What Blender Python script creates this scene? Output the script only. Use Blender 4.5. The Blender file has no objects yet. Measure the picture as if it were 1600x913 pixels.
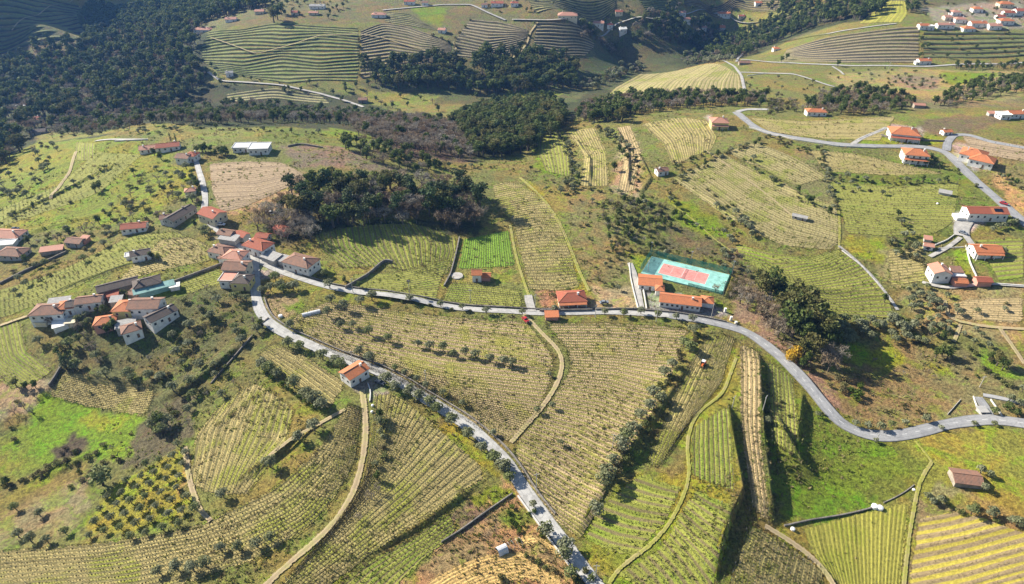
import bpy, math, random
import numpy as np
R = math.radians
C = bpy.context.scene.collection
rng = np.random.default_rng(7)
random.seed(7)

# ------------------------------------------------------------------ camera, sky, sun, exposure
CAM_H = 185.0
PITCH = 34.0
F_PX = 1066.0
cam_d = bpy.data.cameras.new('camera')
cam_d.lens = 24.0; cam_d.sensor_width = 36.0
cam_d.clip_start = 1.0; cam_d.clip_end = 20000.0
cam = bpy.data.objects.new('camera', cam_d); C.objects.link(cam)
cam.location = (0, 0, CAM_H); cam.rotation_euler = (R(90 - PITCH), 0, 0)
bpy.context.scene.camera = cam

SUN_AZ = math.atan2(0.58, -1.0)       # direction towards the sun, world plane
SUN_EL = R(31)
sd = (math.cos(SUN_EL) * math.cos(SUN_AZ), math.cos(SUN_EL) * math.sin(SUN_AZ), math.sin(SUN_EL))
w = bpy.data.worlds.new('World'); bpy.context.scene.world = w; w.use_nodes = True
nt = w.node_tree; nt.nodes.clear()
sky = nt.nodes.new('ShaderNodeTexSky'); sky.sky_type = 'NISHITA'; sky.sun_disc = False
sky.sun_elevation = SUN_EL; sky.sun_rotation = math.atan2(sd[0], sd[1])
sky.air_density = 1.0; sky.dust_density = 0.6; sky.ozone_density = 1.0
bg = nt.nodes.new('ShaderNodeBackground'); bg.inputs[1].default_value = 0.06
wo = nt.nodes.new('ShaderNodeOutputWorld')
nt.links.new(sky.outputs[0], bg.inputs[0]); nt.links.new(bg.outputs[0], wo.inputs[0])
sl = bpy.data.lights.new('sun', 'SUN'); sl.energy = 5.0; sl.angle = R(0.5); sl.color = (1.0, 0.93, 0.81)
so = bpy.data.objects.new('sun', sl); C.objects.link(so)
from mathutils import Vector
so.rotation_euler = Vector(sd).to_track_quat('Z', 'Y').to_euler()
so.location = (-300, 200, 400)
vs = bpy.context.scene.view_settings
vs.view_transform = 'Standard'; vs.look = 'None'; vs.gamma = 1.0; vs.exposure = 1.2; vs.use_curve_mapping = False

# ------------------------------------------------------------------ height of the land
_p = R(PITCH)
def ray(px, py):
    u = (np.asarray(px, float) - 800) / F_PX; v = (np.asarray(py, float) - 456.5) / F_PX
    dx = u; dy = math.cos(_p) - v * math.sin(_p); dz = -math.sin(_p) - v * math.cos(_p)
    return dx, dy + 0 * u, dz + 0 * u
CP = [
 # near ground, pixel x, pixel y, height
 (-150,930,-12),(100,913,-5),(400,913,0),(650,930,1),(900,930,1),(1100,930,3),(1350,913,-5),(1600,913,-3),(1750,930,-3),
 (-100,750,-14),(60,720,-12),(200,750,-6),(400,750,1),(700,750,2),(950,760,0),(1120,750,3),(1280,740,-5),(1450,760,-3),(1650,740,0),
 (-80,600,-10),(60,630,-9),(170,610,-7),(300,600,-1),(500,600,3),(800,600,1),(1050,600,2),(1180,610,2),(1300,600,-4),(1450,600,-7),(1600,600,-3),(1750,600,0),
 (-80,480,-2),(100,480,3),(220,490,4),(400,480,4),(700,480,1),(1000,480,0),(1250,490,-3),(1400,500,-4),(1600,490,0),
 (-60,380,-4),(120,390,3),(330,380,7),(600,400,3),(800,400,2),(1000,400,0),(1200,400,0),(1400,400,2),(1600,400,4),
 (-40,300,-18),(150,310,0),(350,300,9),(600,310,8),(850,310,3),(1100,300,3),(1350,300,5),(1600,300,8),
 (0,240,-34),(110,240,-8),(300,235,6),(480,225,9),(640,235,2),(750,240,-6),(880,230,-4),(1000,230,2),(1200,230,7),(1450,230,9),(1600,230,11),
 (40,205,-44),(200,205,-2),(450,200,4),(650,195,-22),(820,190,-18),(1000,190,-2),(1200,190,6),(1400,180,7),(1600,180,8),
 # valley
 (0,160,-64),(150,165,-54),(300,165,-50),(450,168,-46),(600,165,-46),(750,155,-46),(880,148,-44),(960,135,-50),(1020,110,-64),(1100,80,-68),(1130,50,-66),
 (1050,128,-28),(1130,115,-26),(1170,150,-8),(1150,95,-38),(1250,125,-14),(1400,130,-8),(1600,130,-4),
 # far hillside
 (200,100,-52),(320,110,-38),(450,130,-40),(600,125,-40),(760,95,-30),(330,50,-16),(450,45,-10),(600,45,-10),(700,65,-18),(780,35,-10),(880,80,-32),(930,60,-34),
 (500,0,0),(700,0,2),(880,0,2),(900,30,-8),(1000,30,-22),(1000,0,-6),(960,90,-64),(1100,10,-30),(1180,0,-26),(1180,40,-52),
 (0,80,-58),(60,40,-32),(0,0,-8),(130,60,-60),(140,10,-52),(220,40,-50),(250,0,-30),(350,0,-14),
 (1230,60,-36),(1300,95,-20),(1450,100,-16),(1600,95,-14),(1300,55,-12),(1430,42,0),(1600,42,2),(1230,80,-30),(1380,0,6),(1550,0,10),(1250,10,-20),
]
cpx = np.array(CP, float)
rx, ry, rz = ray(cpx[:, 0], cpx[:, 1])
t = (cpx[:, 2] - CAM_H) / rz
ctr = np.stack([rx * t, ry * t], 1); cz = cpx[:, 2].copy()
EXTRA = [(-1050,1150,160),(-860,1110,122),(-960,980,125),(-820,1230,120),(-900,1350,120),(-1200,900,90),(-1300,1500,170),(-700,1500,70),(-300,1400,40),(0,1300,45),(300,1300,50),(700,1300,60),(1100,1200,70),  # high points at far left: unseen hill added to shade the top left slopes
         (1300,700,40),(900,420,16),(1200,200,20),(-900,500,-60),(-1200,300,-30),(-600,150,-30),(-500,-200,-20),(0,-300,0),(500,-200,5),(900,-100,10),(0,0,0),(250,60,-2),(-250,40,-14),
         (-1600,1900,200),(0,1900,120),(1600,1900,150),(1900,600,60),(-1900,300,20),(-1500,-900,10),(0,-1200,10),(1500,-900,30)]
E = np.array(EXTRA, float)
ctr = np.concatenate([ctr, E[:, :2]]) / 100.0; cz = np.concatenate([cz, E[:, 2]])
def _k(r2): return 0.5 * r2 * np.log(r2 + 1e-9)
n = len(ctr)
d2 = ((ctr[:, None] - ctr[None]) ** 2).sum(-1)
A = np.zeros((n + 3, n + 3)); A[:n, :n] = _k(d2) + np.eye(n) * 0.02
A[:n, n] = 1; A[:n, n + 1:] = ctr; A[n:, :n] = A[:n, n:].T
wts = np.linalg.solve(A, np.concatenate([cz, [0, 0, 0]]))
GX0, GX1, GY0, GY1, GS = -2000.0, 2000.0, -1200.0, 2100.0, 5.0
gx = np.arange(GX0, GX1 + 1, GS); gy = np.arange(GY0, GY1 + 1, GS)
HG = np.zeros((len(gy), len(gx)))
for j in range(0, len(gy)):
    q = np.stack([gx / 100, np.full(len(gx), gy[j] / 100)], 1)
    r2 = ((q[:, None] - ctr[None]) ** 2).sum(-1)
    HG[j] = _k(r2) @ wts[:n] + wts[n] + q @ wts[n + 1:]
def h_base(x, y):
    x = np.asarray(x, float); y = np.asarray(y, float)
    fx = np.clip((x - GX0) / GS, 0, len(gx) - 1.001); fy = np.clip((y - GY0) / GS, 0, len(gy) - 1.001)
    i = fx.astype(int); j = fy.astype(int); a = fx - i; b = fy - j
    z = HG[j, i] * (1 - a) * (1 - b) + HG[j, i + 1] * a * (1 - b) + HG[j + 1, i] * (1 - a) * b + HG[j + 1, i + 1] * a * b
    z = z + 0.35 * np.sin(x / 17 + 1.3 * np.sin(y / 29)) + 0.3 * np.sin(y / 13 + 1.1 * np.sin(x / 23)) + 1.0 * np.sin(x / 61 + y / 83)
    return z
BANKS = []
def h(x, y):
    x = np.asarray(x, float); y = np.asarray(y, float); z = h_base(x, y)
    sh = z.shape; xf = x.ravel(); yf = y.ravel(); zf = z.ravel().copy()
    for P, D, L, W in BANKS:
        lo = P.min(0) - L - 5; hi = P.max(0) + L + 5
        m = np.nonzero((xf > lo[0]) & (xf < hi[0]) & (yf > lo[1]) & (yf < hi[1]))[0]
        if not len(m): continue
        X = xf[m]; Y = yf[m]
        best = np.full(len(m), 1e9); s = np.zeros(len(m)); al = np.zeros(len(m)); acc = 0
        tot = np.sqrt(((P[1:] - P[:-1]) ** 2).sum(1)).sum()
        for a, b in zip(P[:-1], P[1:]):
            dvec = b - a; ln = np.hypot(*dvec); tt = dvec / ln
            u = np.clip((X - a[0]) * tt[0] + (Y - a[1]) * tt[1], 0, ln)
            ex = X - a[0] - u * tt[0]; ey = Y - a[1] - u * tt[1]; dd = np.hypot(ex, ey)
            k = dd < best; best[k] = dd[k]; s[k] = (np.sign(-ex * tt[1] + ey * tt[0]) * dd)[k]; al[k] = (acc + u)[k]; acc += ln
        f = np.where(s >= 0, 0, np.where(s > -W, -s / W, np.clip(1 - (-s - W) / L, 0, 1) ** 2))
        fade = np.clip(al / 14, 0, 1) * np.clip((tot - al) / 14, 0, 1)
        fade = fade * fade * (3 - 2 * fade)
        zf[m] += D * f * fade
    return zf.reshape(sh)
def cast(px, py, dh=0.0, hf=None):
    """point of the land (raised by dh) seen at a pixel of the photograph"""
    hf = hf or h
    px = np.atleast_1d(np.asarray(px, float)); py = np.atleast_1d(np.asarray(py, float))
    dx, dy, dz = ray(px, py)
    ds = np.concatenate([np.arange(40, 500, 2.5), np.arange(500, 1600, 5), np.arange(1600, 3000, 20)])
    g = np.hypot(dx, dy); t = ds[None] / g[:, None]
    X = dx[:, None] * t; Y = dy[:, None] * t; Z = CAM_H + dz[:, None] * t
    below = Z < h_base(X, Y) + dh
    k = np.argmax(below, 1); k = np.maximum(k, 1); t0 = t[np.arange(len(k)), k - 1]; t1 = t[np.arange(len(k)), k]
    t0 = np.maximum(t0 - 12, 10); t1 = t1 + 6
    for _ in range(24):
        tm = (t0 + t1) / 2; b = CAM_H + dz * tm < hf(dx * tm, dy * tm) + dh
        t1 = np.where(b, tm, t1); t0 = np.where(b, t0, tm)
    return np.stack([dx * t1, dy * t1], 1)
def W2(pts, dh=0.0):
    a = np.array(pts, float); return cast(a[:, 0], a[:, 1], dh)
for pts, D, L, Wd in [
    ([(1140,622),(1147,680),(1158,740),(1164,775),(1150,805),(1132,850),(1122,925)], 3.3, 24, 1.2),
    ([(1190,550),(1191,600),(1196,680),(1205,750),(1214,835)], 3.2, 16, 1.3),
    ([(1216,640),(1227,680),(1248,715),(1290,757)], 3.6, 12, 1.6),
    ([(1261,610),(1256,645),(1252,680),(1256,726)], 2.4, 10, 1.6),
    ([(1140,378),(1190,396),(1240,412),(1300,410),(1350,415)], 1.5, 8, 1.4), ([(1200,440),(1260,452),(1320,450),(1380,462)], 1.5, 8, 1.4),
    ([(1100,300),(1160,350),(1215,385)], 1.6, 8, 1.4), ([(1170,250),(1230,290),(1300,335)], 1.4, 8, 1.4), ([(1320,268),(1400,276),(1470,272)], 1.6, 9, 1.4),
    ([(1000,240),(1020,280),(1000,310)], 1.5, 7, 1.4), ([(900,215),(925,250),(925,290)], 1.5, 7, 1.4), ([(965,200),(985,240),(985,295)], 1.6, 7, 1.4),
    ([(0,350),(60,320),(140,280),(200,250)][::-1], 1.6, 8, 1.4), ([(0,380),(90,355),(180,330)][::-1], 1.4, 8, 1.4), ([(60,470),(160,430),(250,400)][::-1], 1.0, 8, 1.2),
    ([(230,640),(300,610),(350,570),(395,530)][::-1], 2.4, 10, 1.8), ([(100,590),(170,603),(262,612)][::-1], 2.2, 10, 1.8), ([(270,540),(330,510),(380,480)][::-1], 1.8, 9, 1.6),
    ([(300,700),(380,640),(440,600)][::-1], 1.0, 8, 1.4), ([(500,650),(440,710),(350,775)], 1.6, 8, 1.4), ([(765,752),(660,825),(560,885)], 1.2, 7, 1.2),
    ([(560,455),(640,468),(700,476)][::-1], 1.2, 6, 1.2), ([(815,805),(850,850),(890,905)], 1.2, 6, 1.4), ([(905,855),(950,880),(990,880)], 0.9, 6, 1.2),
    ([(1090,560),(1040,640),(985,720),(930,800),(900,860)], 1.4, 14, 2.0),
    ([(96,585),(76,620),(40,640)], 2.5, 14, 2.0),
    ([(60,760),(110,735),(160,700)][::-1], 2.0, 10, 2.0),
    ]:
    a = np.array(pts, float); BANKS.append((cast(a[:, 0], a[:, 1], 0, h_base), D, L, Wd))
def scale_at(x, y):
    dep = y * math.cos(_p) + CAM_H * math.sin(_p); return F_PX / np.maximum(dep, 10)

# ------------------------------------------------------------------ object helpers
def tag(o, label=None, cat=None, group=None, kind=None):
    if label: o['label'] = label
    if cat: o['category'] = cat
    if group: o['group'] = group
    if kind: o['kind'] = kind
    return o
def empty(name, loc, rz=0):
    o = bpy.data.objects.new(name, None); C.objects.link(o); o.location = loc; o.rotation_euler = (0, 0, rz); o.empty_display_size = 0.5
    return o
def mesh_np(name, V, F, mats, fm=None, smooth=False, uv=None, col=None):
    """V (n,3); F (m,k) all faces of one size"""
    me = bpy.data.meshes.new(name)
    V = np.asarray(V, np.float32); F = np.asarray(F, np.int32); m, k = F.shape
    me.vertices.add(len(V)); me.vertices.foreach_set('co', V.ravel())
    me.loops.add(m * k); me.loops.foreach_set('vertex_index', F.ravel())
    me.polygons.add(m); me.polygons.foreach_set('loop_start', np.arange(0, m * k, k, dtype=np.int32))
    if fm is not None: me.polygons.foreach_set('material_index', np.asarray(fm, np.int32))
    me.polygons.foreach_set('use_smooth', np.full(m, smooth))
    for mt in mats: me.materials.append(mt)
    if uv is not None:
        l = me.uv_layers.new(name='UVMap'); l.data.foreach_set('uv', np.asarray(uv, np.float32)[F.ravel()].ravel())
    if col is not None:
        ca = me.color_attributes.new('col', 'FLOAT_COLOR', 'POINT')
        c4 = np.ones((len(V), 4), np.float32); c4[:, :3] = col; ca.data.foreach_set('color', c4.ravel())
    me.update(calc_edges=True)
    return me
def link(name, me, parent=None):
    o = bpy.data.objects.new(name, me); C.objects.link(o)
    if parent: o.parent = parent
    return o
class MB:
    """collects boxes, prisms and tubes into ONE mesh"""
    def __init__(s): s.v = []; s.f = []; s.m = []
    def poly(s, pts, faces, mi=0):
        b = len(s.v); s.v += [tuple(p) for p in pts]
        for f in faces: s.f.append(tuple(b + i for i in f)); s.m.append(mi)
    def box(s, x0, x1, y0, y1, z0, z1, mi=0, rz=0, c=None):
        pts = [(x0,y0,z0),(x1,y0,z0),(x1,y1,z0),(x0,y1,z0),(x0,y0,z1),(x1,y0,z1),(x1,y1,z1),(x0,y1,z1)]
        if rz:
            cx, cy = c or ((x0 + x1) / 2, (y0 + y1) / 2); ca, sa = math.cos(rz), math.sin(rz)
            pts = [(cx + (p[0]-cx)*ca - (p[1]-cy)*sa, cy + (p[0]-cx)*sa + (p[1]-cy)*ca, p[2]) for p in pts]
        s.poly(pts, [(0,3,2,1),(4,5,6,7),(0,1,5,4),(1,2,6,5),(2,3,7,6),(3,0,4,7)], mi)
    def tube(s, a, b, r0, r1, n=6, mi=0, cap=True):
        a = Vector(a); b = Vector(b); d = (b - a).normalized(); u = d.orthogonal().normalized(); v = d.cross(u)
        pts = []
        for P, r in ((a, r0), (b, r1)):
            for i in range(n):
                t = 2 * math.pi * i / n; pts.append(P + u * math.cos(t) * r + v * math.sin(t) * r)
        fs = [(i, (i + 1) % n, n + (i + 1) % n, n + i) for i in range(n)]
        if cap: fs += [tuple(range(n - 1, -1, -1)), tuple(range(n, 2 * n))]
        s.poly(pts, fs, mi)
    def mesh(s, name, mats, smooth=False):
        me = bpy.data.meshes.new(name); me.from_pydata(s.v, [], s.f)
        for m in mats: me.materials.append(m)
        me.polygons.foreach_set('material_index', s.m)
        if smooth: me.polygons.foreach_set('use_smooth', [True] * len(s.f))
        me.update(); return me
    def build(s, name, mats, parent=None, smooth=False):
        if not isinstance(mats, (list, tuple)): mats = [mats]
        return link(name, s.mesh(name, mats, smooth), parent)

# ------------------------------------------------------------------ materials
class N:
    def __init__(s, name):
        s.m = bpy.data.materials.new(name); s.m.use_nodes = True; s.t = s.m.node_tree
        s.b = s.t.nodes['Principled BSDF']; s.b.inputs['Roughness'].default_value = 0.85
        s.b.inputs['Specular IOR Level'].default_value = 0.25
    def n(s, ty, **kw):
        o = s.t.nodes.new(ty)
        for k, v in kw.items(): setattr(o, k, v)
        return o
    def set(s, o, inp, v):
        if isinstance(v, bpy.types.NodeSocket): s.t.links.new(v, o.inputs[inp])
        elif v is not None: o.inputs[inp].default_value = v
        return o
    def noise(s, vec, scale, detail=3, rough=0.6, dist=0.0):
        o = s.n('ShaderNodeTexNoise'); s.set(o, 'Vector', vec); o.inputs['Scale'].default_value = scale
        o.inputs['Detail'].default_value = detail; o.inputs['Roughness'].default_value = rough; o.inputs['Distortion'].default_value = dist
        return o.outputs['Fac']
    def math(s, op, a, b=None, c=None, clamp=False):
        o = s.n('ShaderNodeMath', operation=op, use_clamp=clamp)
        for i, v in enumerate((a, b, c)):
            if v is not None: s.set(o, i, v)
        return o.outputs[0]
    def ramp(s, v, lo, hi, a=0.0, b=1.0):
        o = s.n('ShaderNodeMapRange', interpolation_type='SMOOTHSTEP'); s.set(o, 0, v)
        for i, q in enumerate((lo, hi, a, b)): o.inputs[i + 1].default_value = q
        return o.outputs[0]
    def mix(s, f, a, b, mode='MIX'):
        o = s.n('ShaderNodeMix', data_type='RGBA', blend_type=mode); s.set(o, 0, f)
        for i, v in ((6, a), (7, b)):
            if isinstance(v, tuple): v = v + (1,) if len(v) == 3 else v
            s.set(o, i, v)
        return o.outputs[2]
    def geo(s): return s.n('ShaderNodeNewGeometry').outputs['Position']
    def obj(s): return s.n('ShaderNodeTexCoord').outputs['Object']
    def bump(s, hgt, dist=0.1, strength=0.6):
        o = s.n('ShaderNodeBump'); s.set(o, 'Height', hgt); o.inputs['Distance'].default_value = dist; o.inputs['Strength'].default_value = strength
        s.t.links.new(o.outputs[0], s.b.inputs['Normal'])
    def out(s, col, rough=None):
        s.set(s.b, 'Base Color', col + (1,) if isinstance(col, tuple) else col)
        if rough is not None: s.set(s.b, 'Roughness', rough)
        return s.m
def grey(k, v):  # value as colour multiplier
    return v

def mat_ground():
    k = N('ground_cover'); P = k.geo()
    a = k.n('ShaderNodeVertexColor', layer_name='col').outputs[0]
    big = k.noise(P, 0.022, 4, 0.6, 0.4); mid = k.noise(P, 0.11, 5, 0.65, 0.6); fine = k.noise(P, 0.75, 6, 0.75); tuft = k.noise(P, 2.6, 4, 0.8)
    dry = k.mix(k.ramp(k.math('ADD', k.math('MULTIPLY', big, .6), k.math('MULTIPLY', k.noise(P, .07, 5, .7, .8), .4)), 0.44, 0.60), a, k.mix(1.0, a, (1.42, 1.02, 1.0), 'MULTIPLY'))
    lush = k.mix(k.ramp(k.math('ADD', k.math('MULTIPLY', mid, .7), k.math('MULTIPLY', fine, .3)), 0.50, 0.60), dry, k.mix(1.0, dry, (0.70, 0.98, 0.45), 'MULTIPLY'))
    vv = k.math('MULTIPLY', k.ramp(fine, 0.30, 0.70, 0.42, 1.5), k.ramp(tuft, 0.3, 0.7, 0.62, 1.3))
    v2 = k.math('MULTIPLY', vv, k.ramp(mid, 0.25, 0.7, 0.80, 1.18))
    comb = k.n('ShaderNodeCombineColor')
    for i in range(3): k.set(comb, i, v2)
    c = k.mix(1.0, lush, comb.outputs[0], 'MULTIPLY')
    k.bump(k.math('ADD', k.math('MULTIPLY', fine, 1.0), k.math('MULTIPLY', tuft, 0.45)), 1.7, 1.0)
    return k.out(c, 0.95)
def ragged(k, dist, noise, lo, span):
    k.set(k.b, 'Alpha', k.math('GREATER_THAN', dist, k.math('ADD', k.math('MULTIPLY', noise, span), lo)))
def mat_field(name, inter, under, green, gamount=0.5, w0=0.35, w1=0.8):
    """inter-row cover, strip under the row, patches of fresh weeds; UV.y counts rows, UV.x is metres"""
    k = N(name); P = k.geo()
    uv = k.n('ShaderNodeTexCoord').outputs['UV']; sp = k.n('ShaderNodeSeparateXYZ'); k.set(sp, 0, uv)
    mid = k.noise(P, 0.09, 4, 0.6, 0.5); fine = k.noise(P, 0.9, 6, 0.75); tuft = k.noise(P, 2.8, 4, 0.8); big = k.noise(P, 0.02, 3, 0.6, 0.5)
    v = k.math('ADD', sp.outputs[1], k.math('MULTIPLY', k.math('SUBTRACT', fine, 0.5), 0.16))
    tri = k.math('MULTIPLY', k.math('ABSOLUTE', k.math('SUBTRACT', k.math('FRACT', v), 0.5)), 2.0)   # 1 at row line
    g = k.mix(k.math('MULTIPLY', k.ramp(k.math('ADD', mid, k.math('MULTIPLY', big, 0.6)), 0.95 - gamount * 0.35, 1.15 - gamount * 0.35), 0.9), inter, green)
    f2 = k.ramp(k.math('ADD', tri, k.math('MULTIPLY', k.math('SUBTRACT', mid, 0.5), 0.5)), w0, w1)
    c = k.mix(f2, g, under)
    # rows differ from one another
    wn = k.n('ShaderNodeTexWhiteNoise', noise_dimensions='1D'); k.set(wn, 'W', k.math('FLOOR', k.math('ADD', sp.outputs[1], 0.5)))
    rowv = k.ramp(wn.outputs[0], 0, 1, 0.86, 1.14)
    vv = k.math('MULTIPLY', k.ramp(fine, 0.25, 0.75, 0.74, 1.24), k.math('MULTIPLY', rowv, k.ramp(tuft, 0.25, 0.75, 0.78, 1.2)))
    comb = k.n('ShaderNodeCombineColor')
    for i in range(3): k.set(comb, i, vv)
    c = k.mix(1.0, c, comb.outputs[0], 'MULTIPLY')
    k.bump(k.math('ADD', k.math('MULTIPLY', fine, 0.8), k.math('ADD', k.math('MULTIPLY', tri, -0.25), k.math('MULTIPLY', tuft, 0.35))), 0.9, 0.85)
    ed = k.n('ShaderNodeUVMap', uv_map='Edge').outputs[0]; se = k.n('ShaderNodeSeparateXYZ'); k.set(se, 0, ed)
    ragged(k, se.outputs[0], k.noise(P, 0.55, 4, 0.7), -1.6, 5.2)
    return k.out(c, 0.95)
def mat_leaf(name, a, b, c3, scale=0.6, trans=0.25):
    k = N(name); P = k.geo()
    oi = k.n('ShaderNodeObjectInfo').outputs['Random']
    nz = k.noise(P, scale, 3, 0.7); n2 = k.noise(P, 0.13, 2)
    c = k.mix(k.ramp(nz, 0.35, 0.65), a, b)
    c = k.mix(k.math('MULTIPLY', k.ramp(k.math('ADD', oi, k.math('MULTIPLY', k.math('SUBTRACT', n2, 0.5), 2.6)), 0.2, 0.9), 0.9), c, c3)
    k.out(c, 0.8)
    tr = k.n('ShaderNodeBsdfTranslucent'); k.set(tr, 0, c); mx = k.n('ShaderNodeMixShader'); mx.inputs[0].default_value = trans
    k.t.links.new(k.b.outputs[0], mx.inputs[1]); k.t.links.new(tr.outputs[0], mx.inputs[2])
    k.t.links.new(mx.outputs[0], k.t.nodes['Material Output'].inputs[0])
    return k.m
def mat_plain(name, col, rough=0.8, var=0.18, scale=1.2, bump=0.0):
    k = N(name); P = k.geo(); nz = k.noise(P, scale, 5, 0.7); n2 = k.noise(P, scale * 0.15, 3)
    f = k.math('MULTIPLY', k.ramp(nz, 0.25, 0.75, 1 - var, 1 + var), k.ramp(n2, 0.3, 0.7, 1 - var * .6, 1 + var * .6))
    comb = k.n('ShaderNodeCombineColor')
    for i in range(3): k.set(comb, i, f)
    if bump: k.bump(nz, bump, 0.6)
    return k.out(k.mix(1.0, col, comb.outputs[0], 'MULTIPLY'), rough)
def mat_tiles(name, col, worn, amount=0.5):
    k = N(name); O = k.obj(); sp = k.n('ShaderNodeSeparateXYZ'); k.set(sp, 0, O)
    nz = k.noise(O, 0.55, 5, 0.7); n2 = k.noise(O, 3.5, 4, 0.7)
    uv = k.n('ShaderNodeTexCoord').outputs['UV']; su = k.n('ShaderNodeSeparateXYZ'); k.set(su, 0, uv)
    wv = k.math('SINE', k.math('MULTIPLY', su.outputs[0], 2 * math.pi / 0.42)); wr = k.math('FRACT', k.math('MULTIPLY', su.outputs[1], 1 / 0.4))
    c = k.mix(k.math('MULTIPLY', k.ramp(nz, 0.38, 0.68), amount), col, worn)
    f = k.math('MULTIPLY', k.ramp(n2, 0.2, 0.8, 0.72, 1.25), k.ramp(wv, -1, 1, 0.80, 1.1))
    f = k.math('MULTIPLY', f, k.ramp(wr, 0.0, 0.2, 0.82, 1.0))
    comb = k.n('ShaderNodeCombineColor')
    for i in range(3): k.set(comb, i, f)
    k.bump(k.math('ADD', wv, wr), 0.06, 0.6)
    return k.out(k.mix(1.0, c, comb.outputs[0], 'MULTIPLY'), 0.8)
def mat_asphalt(name, col, patch, soft=0.0):
    k = N(name); P = k.geo(); uv = k.n('ShaderNodeTexCoord').outputs['UV']; sp = k.n('ShaderNodeSeparateXYZ'); k.set(sp, 0, uv)
    a = k.noise(P, 0.25, 4, 0.65, 0.5); b = k.noise(P, 3.0, 5, 0.7); e = k.math('ABSOLUTE', sp.outputs[1])
    c = k.mix(k.ramp(a, 0.45, 0.62), col, patch)
    vor = k.n('ShaderNodeTexVoronoi', feature='DISTANCE_TO_EDGE'); k.set(vor, 'Vector', P); vor.inputs['Scale'].default_value = 0.16
    c = k.mix(k.ramp(vor.outputs['Distance'], 0.0, 0.035, 0.30 if not soft >= 1 else 0.0, 0.0), c, (0.12, 0.12, 0.115))
    edge = k.ramp(k.math('ADD', e, k.math('MULTIPLY', k.math('SUBTRACT', b, 0.5), 0.5)), 0.72, 1.05, 1.0, 0.62)
    tr = k.ramp(k.math('ABSOLUTE', k.math('SUBTRACT', e, 0.5)), 0.0, 0.25, 1.18 if soft >= 1 else 0.9, 0.86 if soft >= 1 else 1.03)
    if soft >= 1: edge = k.ramp(a, 0.35, 0.65, 0.82, 1.12)
    f = k.math('MULTIPLY', k.math('MULTIPLY', edge, tr), k.ramp(b, 0.25, 0.75, 0.80, 1.15))
    comb = k.n('ShaderNodeCombineColor')
    for i in range(3): k.set(comb, i, f)
    k.bump(b, 0.03, 0.5)
    if soft: ragged(k, k.math('SUBTRACT', 1.0, e), k.noise(P, 0.9, 4, 0.75), -0.30 * soft, 0.95 * soft)
    return k.out(k.mix(1.0, c, comb.outputs[0], 'MULTIPLY'), 0.9)
M = {}
M['ground'] = mat_ground()
M['olive'] = mat_leaf('olive_leaves', (0.175,0.190,0.085), (0.27,0.28,0.15), (0.19,0.22,0.075))
M['ever'] = mat_leaf('dark_leaves', (0.065,0.100,0.022), (0.125,0.160,0.038), (0.115,0.110,0.035), trans=0.3)
M['pine'] = mat_leaf('pine_needles', (0.045,0.080,0.025), (0.085,0.125,0.042), (0.075,0.090,0.035), trans=0.1)
M['ever2'] = mat_leaf('oak_leaves', (0.10,0.125,0.035), (0.165,0.185,0.055), (0.15,0.135,0.045), trans=0.3)
M['olive2'] = mat_leaf('silver_leaves', (0.20,0.215,0.115), (0.30,0.31,0.19), (0.21,0.22,0.11))
M['bush2'] = mat_leaf('dry_bush_leaves', (0.17,0.15,0.06), (0.24,0.21,0.09), (0.14,0.16,0.045))
M['twig2'] = mat_leaf('pale_twigs', (0.27,0.245,0.20), (0.38,0.35,0.29), (0.24,0.20,0.15), trans=0.1)
M['bush'] = mat_leaf('bush_leaves', (0.10,0.125,0.035), (0.17,0.18,0.055), (0.15,0.125,0.06))
M['citrus'] = mat_leaf('citrus_leaves', (0.07,0.12,0.015), (0.16,0.20,0.02), (0.07,0.11,0.015))
M['mimosa'] = mat_leaf('mimosa_bloom', (0.60,0.37,0.03), (0.42,0.30,0.04), (0.60,0.40,0.05), trans=0.3)
M['twig'] = mat_leaf('bare_twigs', (0.26,0.21,0.15), (0.37,0.31,0.23), (0.28,0.20,0.12), trans=0.1)
M['twigred'] = mat_leaf('russet_twigs', (0.20,0.13,0.075), (0.27,0.20,0.12), (0.16,0.13,0.09), trans=0.15)
M['bark'] = mat_plain('bark', (0.11,0.09,0.07), 0.95, 0.35, 3)
M['vine'] = mat_plain('vine_wood', (0.145,0.115,0.055), 0.95, 0.35, 4)
M['vinegreen'] = mat_plain('vine_weeds', (0.16,0.19,0.045), 0.9, 0.4, 2)
M['post'] = mat_plain('post_wood', (0.42,0.40,0.36), 0.8, 0.2, 3)
M['asphalt'] = mat_asphalt('road_surface', (0.30,0.30,0.30), (0.25,0.25,0.255))
M['asphalt2'] = mat_asphalt('old_road_surface', (0.44,0.43,0.405), (0.35,0.34,0.32), 0.3)
M['concrete'] = mat_asphalt('concrete_paving', (0.42,0.40,0.365), (0.33,0.315,0.29), 0.25)
M['dirt'] = mat_asphalt('dirt_track', (0.42,0.325,0.19), (0.32,0.28,0.12), 1.5)
M['grasstrack'] = mat_asphalt('grass_track', (0.33,0.325,0.065), (0.30,0.26,0.10), 1.9)
M['marking'] = mat_plain('road_paint', (0.75,0.75,0.72), 0.7, 0.1)
M['stone'] = mat_plain('stone_wall', (0.20,0.18,0.155), 0.95, 0.4, 2.0, 0.15)
M['palewall'] = mat_plain('pale_wall', (0.55,0.53,0.49), 0.9, 0.15, 1.0)
M['white'] = mat_plain('white_render', (0.72,0.70,0.66), 0.9, 0.16, 0.7)
M['cream'] = mat_plain('cream_render', (0.62,0.55,0.40), 0.85, 0.1, 0.6)
M['yellow'] = mat_plain('yellow_render', (0.66,0.55,0.22), 0.85, 0.1, 0.6)
M['greyw'] = mat_plain('grey_render', (0.38,0.37,0.35), 0.9, 0.15, 0.8)
M['pinkw'] = mat_plain('pink_render', (0.55,0.27,0.20), 0.9, 0.1, 0.8)
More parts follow.
